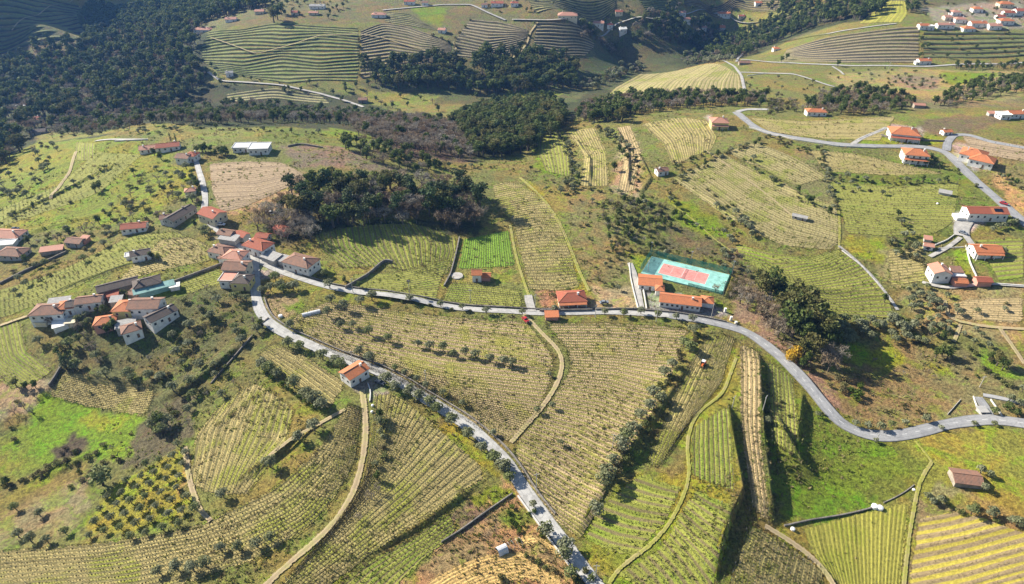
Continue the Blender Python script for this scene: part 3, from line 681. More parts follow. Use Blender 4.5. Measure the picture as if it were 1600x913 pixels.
# lower left
FL([[(334,642),(300,690),(292,755)],[(400,598),(372,660),(335,775)],[(462,640),(452,690),(385,775)]], 15, MF['mix'], label='curved vine row in the plot between orchard and hedge', step=1.0, vh=1.1)
FL([[(545,630),(500,700),(425,765),(300,824),(150,848),(-40,862)],[(557,635),(530,720),(460,795),(350,848),(180,885),(-40,900)],[(566,640),(555,730),(505,810),(420,870),(250,930),(-40,960)]], 14, MF['mix'], label='long vine row sweeping down to the lower left corner', step=1.0, vh=1.1)
FL([[(584,615),(580,680),(572,745),(548,790)],[(625,618),(600,700),(560,780),(500,850)],[(690,672),(620,750),(530,835),(440,915)],[(738,712),(650,790),(560,860),(460,935)],[(768,745),(665,815),(580,870),(480,945)]], 25, MF['mix'], label='slanting vine row between the farm track and the asphalt road', step=1.0, vh=1.1)
FL([[(705,795),(640,840),(560,885),(490,945)],[(715,835),(670,870),(600,945)]], 7, MF['green'], label='green strip of vines above the vegetable gardens', step=1.3)
FL([[(640,925),(700,885),(760,862),(820,858),(866,880)],[(660,990),(760,925),(830,905),(900,945)]], 12, MF['orange'], label='short row of stakes on ochre garden soil at the bottom edge', vines=0.5, step=1.5, vh=0.7)
FL([[(800,838),(838,832),(866,850)],[(806,856),(845,852),(884,880)]], 5, MF['orange'], label='short row on an ochre terrace beside the road', vines=0.4, step=1.5, vh=0.7)
FL([[(430,534),(490,562),(544,598)],[(402,556),(450,595),(512,648)]], 9, MF['mix'], label='vine row in the plot left of the white roadside house', step=1.0, vh=1.1)
FL([[(100,578),(170,590),(246,602)],[(72,620),(150,640),(228,654)]], 18, MF['mix'], label='dotted vine row above the bright green meadow', vines=0.8, step=1.1, vh=1.1)
FL([[(38,500),(46,545),(86,580)],[(0,508),(12,560),(62,596)],[(-60,515),(-30,575),(20,612)]], 14, MF['green'], label='curved vine row at the left edge below the pale house', vines=0.5, step=1.7)
# left slopes
FL([[(-60,470),(90,425),(205,368),(275,362)],[(-60,520),(60,478),(180,425),(330,388)]], 26, MF['green'], label='vine row on the long slope above the left hamlet', vines=0.6, step=2)
FL([[(248,374),(300,368),(335,388)],[(180,445),(250,425),(342,406)]], 18, MF['mix'], label='vine row in the brown plot left of the village street', vines=0.7, step=1.8)
FL([[(276,440),(345,418)],[(292,462),(352,444)]], 9, MF['green'], label='vine row in the small green plot below the field wall', vines=0.6, step=1.8)
FL([[(152,238),(90,290),(-20,335)],[(225,242),(160,300),(-20,365)]], 26, MF['green'], label='vine row on the bright slope at the upper left', vines=0.5, step=2.2)
FL([[(118,222),(116,252)],[(150,225),(150,252)]], 8, MF['green'], label='short upright vine row on the upper left slope', vines=0.5, step=2.2)
FL([[(326,256),(380,252),(440,254)],[(330,300),(400,298),(478,276)],[(345,334),(380,326),(425,305)]], 24, MF['brownsoil'], label='row in the bare brown field beyond the village', vines=0.35, step=2.4, vh=0.6)
# middle
FL([[(488,368),(500,392),(535,420)],[(560,352),(566,385),(600,418)],[(650,350),(668,380),(668,430)],[(716,372),(716,400),(700,430)]], 26, MF['green'], label='curved vine row below the dark grove', vines=0.9, step=1.5, vh=1.5)
FL([[(548,428),(620,425),(705,400)],[(545,445),(620,452),(690,440)],[(600,462),(650,470),(682,472)]], 18, MF['green'], label='vine row in the grassy plot above the middle road', vines=0.5, step=1.8)
FL([[(722,374),(718,398),(712,422)],[(797,358),(802,390),(807,417)]], 24, MF['bright'], label='vegetable row in the vivid green plot', vines=0.5, step=1.8, vh=0.7)
FL([[(768,290),(792,284),(812,286)],[(778,325),(820,316),(850,312)],[(800,350),(840,342),(872,344)],[(812,400),(855,396),(893,396)],[(826,454),(870,456),(908,450)]], 46, MF['mix'], label='vine row in the tall plot beside the grass track', vines=0.8, step=1.1, vh=1.1)
FL([[(702,440),(760,444),(812,452)],[(688,473),(750,480),(822,484)]], 11, MF['green'], label='vine row below the small red roofed house', vines=0.8, step=1.1, vh=1.1)
# right slopes
FL([[(1142,378),(1200,392),(1260,402),(1310,388)],[(1160,405),(1220,425),(1290,412),(1322,396)],[(1195,430),(1260,442),(1330,428),(1352,420)],[(1230,455),(1300,462),(1385,452)],[(1262,485),(1330,496),(1400,500)]], 26, MF['green'], label='terraced vine row on the green slope above the dark trees', vines=0.8, step=1.7)
FL([[(1130,240),(1190,270),(1250,300),(1308,322)],[(1085,262),(1160,315),(1230,350),(1312,375)],[(1048,280),(1130,340),(1220,385),(1300,392)]], 26, MF['slope'], label='vine row on the brown slope right of the court', vines=0.8, step=1.8)
FL([[(1180,222),(1240,245),(1295,278)],[(1132,238),(1195,268),(1245,292)]], 12, MF['slope'], label='vine row on the brown slope below the upper road', vines=0.7, step=2)
FL([[(1262,234),(1340,240),(1430,262)],[(1285,268),(1380,276),(1480,272)]], 15, MF['mix'], label='vine row on the slope below the large orange roofs', vines=0.6, step=2)
FL([[(1292,282),(1400,292),(1500,284)],[(1312,328),(1400,342),(1490,345)],[(1322,366),(1390,370),(1460,366)]], 30, MF['green'], label='vine row on the green slope around the small grey sheds', vines=0.6, step=2)
FL([[(1385,388),(1440,384)],[(1390,448),(1448,440)]], 14, MF['mix'], label='vine row in the dry plot left of the pink roofed house', vines=0.6, step=2)
FL([[(1500,468),(1600,462)],[(1480,500),(1600,508)]], 12, MF['tan2'], label='vine row in the dry plot at the right edge', vines=0.6, step=2)
FL([[(1520,375),(1600,372)],[(1560,440),(1600,435)]], 10, MF['green'], label='vine row right of the orange roofed house', vines=0.4, step=2)
FL([[(962,200),(974,240),(962,300)],[(985,196),(1004,240),(990,300)]], 7, MF['tan2'], label='vine row on the narrow pale terraces', vines=0.5, step=2)
FL([[(1000,195),(1036,228),(1050,262)],[(1060,184),(1080,212),(1085,245)],[(1106,190),(1122,215),(1112,235)]], 20, MF['mix'], label='curved vine row below the pink roofed house', vines=0.7, step=2)
FL([[(882,205),(910,245),(903,292)],[(932,200),(950,240),(954,292)]], 12, MF['mix'], label='vine row beside the dark wood', vines=0.5, step=2)
FL([[(842,214),(838,240),(850,268)],[(878,206),(890,240),(892,278)]], 9, MF['green'], label='vine row on the bright corner by the dark wood', vines=0.5, step=2)
FL([[(1168,184),(1250,190),(1400,182)],[(1200,206),(1290,218),(1375,222)]], 16, MF['mix'], label='faint vine row above the upper road', vines=0.4, step=2.5)
FL([[(1500,212),(1600,228)],[(1520,240),(1640,262)]], 8, MF['brownsoil'], label='row in the brown field by the upper crossroads', vines=0.4, step=2.5)
# far hillside terraces
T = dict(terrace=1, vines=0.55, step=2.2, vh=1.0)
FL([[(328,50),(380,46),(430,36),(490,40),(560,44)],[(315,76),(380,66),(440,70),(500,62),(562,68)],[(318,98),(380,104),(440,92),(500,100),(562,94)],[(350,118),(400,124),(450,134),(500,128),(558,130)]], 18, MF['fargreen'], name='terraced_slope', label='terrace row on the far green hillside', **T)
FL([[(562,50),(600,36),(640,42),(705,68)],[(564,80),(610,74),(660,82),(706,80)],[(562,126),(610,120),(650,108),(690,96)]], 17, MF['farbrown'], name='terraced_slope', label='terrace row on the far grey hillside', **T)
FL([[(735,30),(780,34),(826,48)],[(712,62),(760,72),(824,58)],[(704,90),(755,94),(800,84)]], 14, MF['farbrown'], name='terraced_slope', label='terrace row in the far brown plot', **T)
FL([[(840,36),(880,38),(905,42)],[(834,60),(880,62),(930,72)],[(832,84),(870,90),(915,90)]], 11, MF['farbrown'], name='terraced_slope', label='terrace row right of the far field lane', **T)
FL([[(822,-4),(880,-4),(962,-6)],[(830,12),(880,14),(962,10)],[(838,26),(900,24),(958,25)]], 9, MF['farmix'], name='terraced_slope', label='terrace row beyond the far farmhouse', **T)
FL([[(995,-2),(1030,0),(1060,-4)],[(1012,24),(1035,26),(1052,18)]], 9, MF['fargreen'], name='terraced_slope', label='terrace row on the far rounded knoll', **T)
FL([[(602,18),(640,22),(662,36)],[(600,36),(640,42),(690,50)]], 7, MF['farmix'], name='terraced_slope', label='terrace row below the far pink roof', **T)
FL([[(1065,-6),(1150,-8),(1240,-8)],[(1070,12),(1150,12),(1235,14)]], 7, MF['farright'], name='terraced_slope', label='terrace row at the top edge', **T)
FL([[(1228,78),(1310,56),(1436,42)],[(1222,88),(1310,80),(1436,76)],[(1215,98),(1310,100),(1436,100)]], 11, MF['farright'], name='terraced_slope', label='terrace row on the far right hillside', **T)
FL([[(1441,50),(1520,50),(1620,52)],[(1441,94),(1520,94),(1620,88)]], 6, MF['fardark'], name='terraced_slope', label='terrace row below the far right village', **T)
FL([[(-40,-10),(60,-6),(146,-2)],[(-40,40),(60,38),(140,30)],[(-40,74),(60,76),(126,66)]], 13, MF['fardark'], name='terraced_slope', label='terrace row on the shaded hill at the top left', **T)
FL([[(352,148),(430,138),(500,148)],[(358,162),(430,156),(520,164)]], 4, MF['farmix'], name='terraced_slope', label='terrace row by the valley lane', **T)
FL([[(1340,38),(1360,20),(1380,2)],[(1410,36),(1420,20),(1415,2)]], 9, MF['faint'], label='row on the far knoll', vines=0.3, step=3)
FL([[(1000,116),(960,138),(950,148)],[(1108,100),(1060,125),(1040,150)],[(1154,118),(1158,135),(1160,150)]], 30, MF['slope'], label='row in the dry field across the valley', vines=0.3, step=3)
flush_rows()

# ------------------------------------------------------------------ roads, lanes, tracks
RD_NO = [0]; ROADPTS = []
def road(pts, width, mat, name='road', lift=0.42, markings=False, thickness=0.0):
    if lift in (.5, .6): width *= .8
    if mat == M['grasstrack']: width *= .8
    RD_NO[0] += 1; lift = (lift if lift != 0.42 else 0.26) + 0.004 * RD_NO[0]
    P = W2(pts); n_ = max(8, int(np.hypot(*(P[1:] - P[:-1]).T).sum() / 2.5)); P = smooth_line(P, n_)
    for _ in range(2): P[1:-1] = (P[:-2] + 2 * P[1:-1] + P[2:]) / 4
    T = np.gradient(P, axis=0); T /= np.hypot(T[:, 0], T[:, 1])[:, None] + 1e-9; Nn = np.stack([-T[:, 1], T[:, 0]], 1)
    wv = width / 2 * (1 + 0.05 * np.sin(np.arange(n_) / 3.1) + 0.04 * np.sin(np.arange(n_) / 1.3))
    ROADPTS.append(np.column_stack([P, np.full(len(P), width)])); offs = [-1, -0.5, 0, 0.5, 1]; rows = []; z_c = h(P[:, 0], P[:, 1])
    zs = np.max([h(P[:, 0] + Nn[:, 0] * o * wv, P[:, 1] + Nn[:, 1] * o * wv) for o in offs], 0)
    for _ in range(4): zs[1:-1] = np.maximum(zs[1:-1], (zs[:-2] + 2 * zs[1:-1] + zs[2:]) / 4)
    L = []; UV = []
    arc = np.r_[0, np.cumsum(np.hypot(*(P[1:] - P[:-1]).T))]
    soft = 'track' in name or 'path' in name and 'field' in name
    if soft: zs = zs - .08
    for o, dz in ([] if soft else [(-1.02, -0.8)]) + [(o, 0) for o in offs] + ([] if soft else [(1.02, -0.8)]):
        L.append(np.column_stack([P + Nn * (o * wv)[:, None], zs + lift + dz - 0.05 * abs(o)])); UV.append(np.column_stack([arc, np.full(n_, o)]))
    V3 = np.concatenate(L); UV = np.concatenate(UV); k_ = len(L)
    i = np.arange(k_ - 1)[:, None] * n_; j = np.arange(n_ - 1)[None]
    Fq = np.stack([i + j, i + j + 1, i + n_ + j + 1, i + n_ + j], -1).reshape(-1, 4)
    o = link(name, mesh_np(name, V3, Fq, [mat], uv=UV, smooth=False)); tag(o, kind='structure')
    if markings:
        Vm = []; Fm = []; q = 0
        for s0 in np.arange(3, arc[-1] - 3, 6.0):
            for e in (s0, s0 + 2.2):
                px = np.interp(e, arc, P[:, 0]); py = np.interp(e, arc, P[:, 1]); nx = np.interp(e, arc, Nn[:, 0]); ny = np.interp(e, arc, Nn[:, 1]); pz = np.interp(e, arc, zs) + lift + 0.02
                Vm += [(px - nx * .06, py - ny * .06, pz), (px + nx * .06, py + ny * .06, pz)]
            Fm.append((q, q + 1, q + 3, q + 2)); q += 4
        tag(link('road_markings', mesh_np('road_markings', np.array(Vm), np.array(Fm), [M['marking']])), kind='structure')
    return P, Nn, zs + lift
def ribbon(name, pts, width, height, mat, label, cat, group=None, parent=None, world=None, offset=0.0):
    P = W2(pts) if world is None else world
    n_ = max(6, int(np.hypot(*(P[1:] - P[:-1]).T).sum() / 2.0)); P = smooth_line(P, n_) if len(pts) > 2 or world is not None else resample(P, n_)
    T = np.gradient(P, axis=0); T /= np.hypot(T[:, 0], T[:, 1])[:, None] + 1e-9; Nn = np.stack([-T[:, 1], T[:, 0]], 1)
    P = P + Nn * offset; z = h(P[:, 0], P[:, 1]); jit = rng.normal(0, 0.04, n_) * min(1, height)
    c0 = np.array([P[0, 0], P[0, 1], z[0]]); V3 = []
    for a, dz in ((-1, -0.8), (-1, 1), (1, 1), (1, -0.8)):
        V3.append(np.column_stack([P + Nn * a * width / 2, z + (height + jit if dz > 0 else dz)]))
    V3 = np.concatenate(V3) - c0; i = (np.arange(3) * n_)[:, None]; j = np.arange(n_ - 1)[None]
    Fq = np.stack([i + j, i + j + 1, i + n_ + j + 1, i + n_ + j], -1).reshape(-1, 4)
    ends = np.array([[0, n_, 2 * n_, 3 * n_], [n_ - 1, 4 * n_ - 1, 3 * n_ - 1, 2 * n_ - 1]]); Fq = np.concatenate([Fq[:, ::-1], ends])
    o = link(name, mesh_np(name, V3, Fq, [mat])); o.location = c0
    return tag(o, label, cat, group)
mainP = [(396,400),(398,425),(399,450),(401,470),(406,487),(418,505),(443,521),(485,539.5),(528,558),(582,576.5),(628,599),(662,622),(696,642),(722,658),(752,682),(779,707),(801,735),(821,770),(853,812),(881,850),(914,892),(930,915),(968,965)]
road(mainP, 5.2, M['asphalt2'])
midP = [(392,398),(404,408),(430,421),(470,436),(520,451),(580,460),(600,463),(645,470),(690,478),(735,484),(802,487),(836,490),(892,489),(960,488),(1045,493),(1090,499),(1132,508),(1170,520),(1209,550),(1235,574),(1262,603),(1290,638),(1312,664),(1338,676),(1373,684),(1419,680),(1477,664),(1540,655),(1600,662),(1700,682)]
road(midP[:15], 4.0, M['asphalt2'])
rP, rN, rz_ = road(midP[14:], 5.4, M['asphalt'], markings=True)
road([(398,404),(385,392),(365,378),(345,365),(330,352),(318,335),(322,312),(318,290),(312,270),(306,250)], 3.6, M['asphalt2'], 'village_lane')
road([(1150,176),(1162,186),(1178,199),(1200,209),(1250,217),(1310,227),(1370,229),(1440,229),(1476,236),(1498,258),(1530,288),(1565,318),(1610,358),(1680,415)], 6.0, M['asphalt'])
road([(1478,236),(1480,222),(1490,211),(1515,211),(1545,222),(1600,232),(1660,240)], 5.0, M['asphalt'], 'side_road')
road([(1330,227),(1345,217),(1372,206),(1385,200)], 3.2, M['concrete'], 'driveway')
road([(1150,176),(1165,172),(1200,172)], 4, M['asphalt2'], 'side_road')
road([(1128,96),(1148,106),(1158,120),(1162,138),(1165,152)], 4, M['concrete'], 'lane', lift=.6)
road([(1155,114),(1200,116),(1240,117),(1270,126),(1304,137)], 3.5, M['concrete'], 'lane', lift=.6)
road([(1150,98),(1160,85),(1180,76),(1225,66),(1290,55),(1350,44),(1400,38)], 3.5, M['concrete'], 'lane', lift=.6)
road([(1158,94),(1200,98),(1260,101),(1330,104),(1440,105),(1520,101),(1640,93)], 4.5, M['asphalt2'], 'far_road', lift=.5)
road([(1300,105),(1312,112),(1318,118)], 3, M['concrete'], 'lane', lift=.6)
road([(326,114),(345,128),(400,131),(440,134),(500,147),(540,158),(568,168)], 4.5, M['concrete'], 'valley_lane', lift=.5)
road([(598,17),(650,12),(695,8),(735,8),(760,20),(790,33)], 5, M['concrete'], 'far_road', lift=.5)
road([(800,32),(830,33),(860,34),(900,35),(960,38),(1020,34),(1060,27),(1090,18),(1130,16),(1240,23)], 4.5, M['concrete'], 'far_road', lift=.5)
road([(840,36),(828,52),(824,68),(812,84),(800,92)], 3.5, M['dirt'], 'far_track', lift=.5)
road([(708,66),(714,80),(700,94)], 3, M['dirt'], 'far_track', lift=.5)
road([(330,62),(360,72),(400,88),(460,72),(500,58),(560,56),(600,62),(650,78),(690,88)], 2.4, M['dirt'], 'far_track', lift=1.9)
road([(20,50),(60,28),(90,10),(120,0)], 3, M['dirt'], 'far_track', lift=1.9)
road([(150,221),(190,219),(225,219)], 3, M['concrete'], 'lane')
road([(984,412),(992,432),(998,462),(1003,484)], 3.0, M['concrete'], 'garden_path')
road([(825,462),(828,478),(832,488)], 4.0, M['concrete'], 'garden_path')
road([(818,492),(832,505),(850,525),(872,545),(880,568),(874,592),(858,622),(836,650),(812,676),(798,692)], 2.5, M['dirt'], 'dirt_track')
road([(566,610),(570,640),(572,680),(566,725),(552,772),(528,812),(494,846),(452,880),(405,925)], 2.8, M['dirt'], 'dirt_track')
road([(812,278),(848,310),(872,345),(890,385),(905,425),(920,455)], 3.0, M['grasstrack'], 'grass_track')
road([(797,352),(806,400),(820,445),(826,462)], 2.4, M['grasstrack'], 'grass_track')
road([(1150,560),(1130,615),(1085,650),(1072,690),(1078,745),(1062,790),(1040,828),(1010,858),(960,892),(945,925)], 2.2, M['grasstrack'], 'grass_track')
road([(1455,722),(1436,752),(1428,790),(1418,850),(1410,930)], 2.2, M['grasstrack'], 'grass_track')
road([(1430,690),(1455,722)], 1.6, M['grasstrack'], 'grass_track')
road([(1195,822),(1240,850),(1285,885),(1310,930)], 2.4, M['dirt'], 'dirt_track')
road([(1310,385),(1340,410),(1365,435),(1385,460),(1402,485)], 1.8, M['concrete'], 'field_path')
road([(1310,330),(1312,365),(1310,390)], 2.2, M['grasstrack'], 'grass_track')
road([(1140,280),(1190,340),(1235,375)][:0] or [(1050,320),(1090,350),(1120,378),(1150,398)], 1.6, M['grasstrack'], 'field_path')
road([(1100,235),(1160,275),(1205,310),(1240,340)], 1.6, M['dirt'], 'field_path')
road([(1475,470),(1480,500),(1540,512),(1600,515)], 2.6, M['dirt'], 'dirt_track')
road([(1500,508),(1490,535)], 2, M['dirt'], 'dirt_track')
road([(1560,512),(1580,540),(1600,570)], 2.4, M['dirt'], 'dirt_track')
road([(1440,442),(1475,452),(1540,444),(1620,450)], 2.6, M['concrete'], 'lane')
road([(120,238),(110,270),(95,290),(80,312)], 2.6, M['dirt'], 'dirt_track')
road([(0,510),(40,496),(60,490)], 2.2, M['dirt'], 'dirt_track')
road([(1452,402),(1480,388),(1500,372)], 2.4, M['concrete'], 'driveway')
road([(1495,352),(1508,370),(1520,385),(1526,400)], 3.6, M['concrete'], 'driveway')
road([(1512,340),(1500,356),(1502,370)], 8.0, M['concrete'], 'forecourt')
road([(540,640),(470,680),(420,715)], 2.0, M['dirt'], 'dirt_track')
road([(430,700),(470,665),(480,640)][:0] or [(290,700),(296,750),(312,800),(330,815)], 2.4, M['dirt'], 'dirt_track')
# ------------------------------------------------------------------ buildings
def roof_mesh(mb, L, W, z, rise, kind, over=0.45, th=0.16, uvs=None):
    hx, hy = L / 2 + over, W / 2 + over; drop = over * rise / (W / 2)
    z0 = z - drop; top = z + rise
    if kind == 'flat':
        mb.box(-hx, hx, -hy, hy, z + 0.02, z + 0.32); return
    if kind == 'lean':
        pts = [(-hx, -hy, z - 0.1), (hx, -hy, z - 0.1), (hx, hy, z + rise), (-hx, hy, z + rise)]
        pts += [(a, b, c + th) for a, b, c in pts]
        mb.poly(pts, [(3,2,1,0),(4,5,6,7),(0,1,5,4),(1,2,6,5),(2,3,7,6),(3,0,4,7)]); return
    rl = hx if kind == 'gable' else max(hx - hy * 0.95, 0.05)
    low = [(-hx, -hy, z0), (hx, -hy, z0), (hx, hy, z0), (-hx, hy, z0), (-rl, 0, top), (rl, 0, top)]
    up = [(a, b, c + th) for a, b, c in low]
    fs = [(0,1,5,4),(2,3,4,5),(1,2,5),(3,0,4)]
    b = low + up
    allf = [tuple(6 + i for i in f) for f in fs] + [tuple(reversed(f)) for f in fs]
    if kind == 'gable': allf = [f for f in allf if len(f) == 4]; allf += [(1,7,11,5),(5,11,8,2),(0,4,10,6),(4,3,9,10)]
    else: allf += [(1,7,8,2),(3,9,6,0)]
    allf += [(0,6,7,1),(2,8,9,3)]
    mb.poly(b, allf)
def set_slope_uv(me):
    uvl = me.uv_layers.new(name='UVMap')
    for p in me.polygons:
        n_ = p.normal
        d = Vector((n_.x, n_.y, 0))
        d = d.normalized() if d.length > 1e-3 else Vector((0, 1, 0))
        s = Vector((-d.y, d.x, 0)); sl = math.sqrt(max(1e-4, 1 - n_.z ** 2)) if abs(n_.z) < 0.999 else 1
        for li in p.loop_indices:
            co = me.vertices[me.loops[li].vertex_index].co
            uvl.data[li].uv = (co.dot(s), co.dot(d) / max(abs(n_.z), 0.3))
def house(px, py, L, W, hh, yaw, rk, wall, roofm, label, rise=None, chim=True, floors=None, name='house', cat='house', wins=True, group=None, detail=True, extra=None, windens=3.0):
    L *= .95; W *= .95; hh = hh * (0.86 if hh < 5 else 0.82)
    rise = rise if rise is not None else (0.0 if rk == 'flat' else (0.7 if rk == 'lean' else W * 0.2))
    p = cast(px, py, hh + rise * 0.45)[0]; ya = R(yaw)
    ca, sa = math.cos(ya), math.sin(ya)
    cs = [(sx * L / 2, sy * W / 2) for sx in (-1, 1) for sy in (-1, 1)] + [(0, 0)]
    zs = [float(h(p[0] + a * ca - b * sa, p[1] + a * sa + b * ca)) for a, b in cs]; zg = float(h(p[0], p[1])) 
    zg = (0.5 * zg + 0.5 * max(zs)) if detail else (0.75 * zg + 0.25 * min(zs)); dn = zg - min(zs) + 1.5
    HPOS.append((p[0], p[1], max(L, W) / 2)); root = empty(name, (p[0], p[1], zg), ya); tag(root, label, cat, group)
    mb = MB(); hx, hy = L / 2, W / 2
    if rk == 'gable':
        v = [(-hx,-hy,-dn),(hx,-hy,-dn),(hx,hy,-dn),(-hx,hy,-dn),(-hx,-hy,hh),(hx,-hy,hh),(hx,hy,hh),(-hx,hy,hh),(-hx,0,hh+rise-.03),(hx,0,hh+rise-.03)]
        mb.poly(v, [(0,3,2,1),(0,1,5,4),(2,3,7,6),(1,2,6,9,5),(3,0,4,8,7)])
    elif rk == 'lean':
        v = [(-hx,-hy,-dn),(hx,-hy,-dn),(hx,hy,-dn),(-hx,hy,-dn),(-hx,-hy,hh-.1),(hx,-hy,hh-.1),(hx,hy,hh+rise-.12),(-hx,hy,hh+rise-.12)]
        mb.poly(v, [(0,3,2,1),(0,1,5,4),(2,3,7,6),(1,2,6,5),(3,0,4,7)])
    else: mb.box(-hx, hx, -hy, hy, -dn, hh)
    mb.build('wall', M[wall], root)
    rm = MB(); roof_mesh(rm, L, W, hh, rise, rk)
    ro = rm.build('roof', M[roofm], root)
    if rk != 'flat': set_slope_uv(ro.data)
    if rk in ('gable', 'hip') and detail:
        rc = MB(); rl = L / 2 + .45 if rk == 'gable' else max(L / 2 + .45 - (W / 2 + .45) * .95, .05)
        rc.tube((-rl, 0, hh + rise + .16), (rl, 0, hh + rise + .16), .13, .13, 5)
        if rk == 'hip':
            z0 = hh - .45 * rise / (W / 2) + .16
            for sx in (-1, 1):
                for sy in (-1, 1): rc.tube((sx * rl, 0, hh + rise + .16), (sx * (L / 2 + .45), sy * (W / 2 + .45), z0), .11, .11, 5)
        rc.build('ridge_tiles', M['cap'] if roofm in ('orange', 'pink', 'red') else M[roofm], ro)
    if rk == 'flat' and detail:
        pm = MB(); o_ = .45
        for (x0, x1, y0, y1) in ((-hx-o_, hx+o_, -hy-o_, -hy-o_+.25), (-hx-o_, hx+o_, hy+o_-.25, hy+o_), (-hx-o_, -hx-o_+.25, -hy-o_+.25, hy+o_-.25), (hx+o_-.25, hx+o_, -hy-o_+.25, hy+o_-.25)):
            pm.box(x0, x1, y0, y1, hh + .33, hh + .62)
        pm.build('parapet', M[wall], ro)
    if chim and rk != 'flat':
        cm = MB(); cx = L * random.choice([-.28, .22, .3]); cy = W * random.choice([-.12, .12])
        cm.box(cx - .4, cx + .4, cy - .3, cy + .3, hh + .1, hh + rise + .75); cm.box(cx - .5, cx + .5, cy - .4, cy + .4, hh + rise + .76, hh + rise + .88)
        cm.build('chimney', M['white'] if wall in ('white', 'cream', 'yellow') else M['stonew'], ro)
    if wins:
        fl = floors or max(1, int(hh / 2.6)); fh = hh / fl
        for side, (LL, oy, rot) in enumerate(((L, -hy, 0), (L, hy, math.pi), (W, hx, math.pi / 2), (W, -hx, -math.pi / 2))):
            if not detail and side in (1,): continue
            nw = max(1, int(LL / windens))
            for f_ in range(fl):
                for q in range(nw):
                    xx = (q + .5) / nw * LL - LL / 2; zc = f_ * fh + fh * .55
                    isdoor = (f_ == 0 and side == 0 and q == nw // 2)
                    ww, wh = (1.0, 2.1) if isdoor else (1.05, 1.15)
                    fm = MB(); z0 = 0.02 if isdoor else zc - wh / 2; z1 = z0 + wh
                    e = .09
                    for bx in ((-ww/2-e, -ww/2, z0, z1 + e), (ww/2, ww/2+e, z0, z1 + e), (-ww/2, ww/2, z1, z1 + e), (-ww/2, ww/2, z0 - (0 if isdoor else e), z0 + (0.01 if isdoor else 0))):
                        fm.box(bx[0], bx[1], -.07, .02, bx[2], bx[3])
                    if not detail:
                        fm = MB()
                    if side < 2: loc = (xx if side == 0 else -xx, oy, 0)
                    else: loc = (oy, xx if side == 2 else -xx, 0)
                    pm = MB(); pm.box(-ww / 2, ww / 2, -.03, .02, z0, z1)
                    if detail:
                        fo = fm.build('door' if isdoor else 'window', M['frame'], root); fo.location = loc; fo.rotation_euler = (0, 0, rot)
                        pm.build('door_leaf' if isdoor else 'pane', M['door'] if isdoor else M['glass'], fo)
                    else:
                        po = pm.build('door' if isdoor else 'window', M['door'] if isdoor else M['glass'], root); po.location = loc; po.rotation_euler = (0, 0, rot)
    if extra: extra(root, L, W, hh, rise, ro)
    return root
H = house
HPOS = []
def ex_solar(root, L, W, hh, rise, ro):
    for q in range(3):
        s = MB(); a = rise / (W / 2); x0 = L * .16 + q * 1.5; y0, y1 = -W * .38, -W * .12
        z = lambda y: hh + rise * (1 - abs(y) / (W / 2)) + .3
        s.poly([(x0, y0, z(y0)), (x0 + 1.4, y0, z(y0)), (x0 + 1.4, y1, z(y1)), (x0, y1, z(y1)), (x0, y0, z(y0) - .08), (x0 + 1.4, y0, z(y0) - .08), (x0 + 1.4, y1, z(y1) - .08), (x0, y1, z(y1) - .08)], [(0,1,2,3),(7,6,5,4),(0,4,5,1),(1,5,6,2),(2,6,7,3),(3,7,4,0)])
        s.build('solar_panel', M['solar'], ro)
def ex_orange_strip(root, L, W, hh, rise, ro):
    ex_solar(root, L, W, hh, rise, ro)
    s = MB(); z = lambda y: hh + rise * (1 - abs(y) / (W / 2)) + .19; y0, y1 = -W / 2 - .4, -.3; x0, x1 = L * .08, L * .33
    s.poly([(x0, y0, z(y0)), (x1, y0, z(y0)), (x1, y1, z(y1)), (x0, y1, z(y1))], [(0,1,2,3)]); o = s.build('roof_patch', M['orange'], ro); o['label'] = 'bright orange tiled strip'; set_slope_uv(o.data)
    b = MB(); b.box(-L * .5 - 5, -L * .5 - .02, -W * .4, W * .3, -1.5, .25 * hh); b.build('terrace', M['white'], root)
    r_ = MB()
    for q in range(9): r_.box(-L * .5 - 5 + q * .6, -L * .5 - 4.94 + q * .6, -W * .4, -W * .4 + .06, .25 * hh, .25 * hh + 1.0)
    r_.box(-L * .5 - 5, -L * .5 - .1, -W * .4, -W * .4 + .06, .25 * hh + 1.01, .25 * hh + 1.07); r_.build('railing', M['metal'], root)
def ex_porch(side=-1, depth=2.6, roofm='orange'):
    def f(root, L, W, hh, rise, ro):
        y = side * W / 2; o = MB(); zt = min(hh - .8, 3.0)
        ys = (y, y + side * depth); pts = [(-L/2, ys[0] + side * .03, zt + .6), (L/2, ys[0] + side * .03, zt + .6), (L/2, ys[1], zt), (-L/2, ys[1], zt)]
        pts += [(a, b, c + .14) for a, b, c in pts]
        o.poly(pts, [(0,1,2,3),(7,6,5,4),(0,4,5,1),(1,5,6,2),(2,6,7,3),(3,7,4,0)]); q = o.build('porch_roof', M[roofm], root); set_slope_uv(q.data)
        for k_ in range(max(3, int(L / 3.5)) + 1):
            x = -L / 2 + .2 + k_ * (L - .4) / max(3, int(L / 3.5)); c = MB(); c.box(x - .12, x + .12, ys[1] - side * .45 - .12, ys[1] - side * .45 + .12, -1, zt + .08); c.build('column', M['white'], root)
    return f
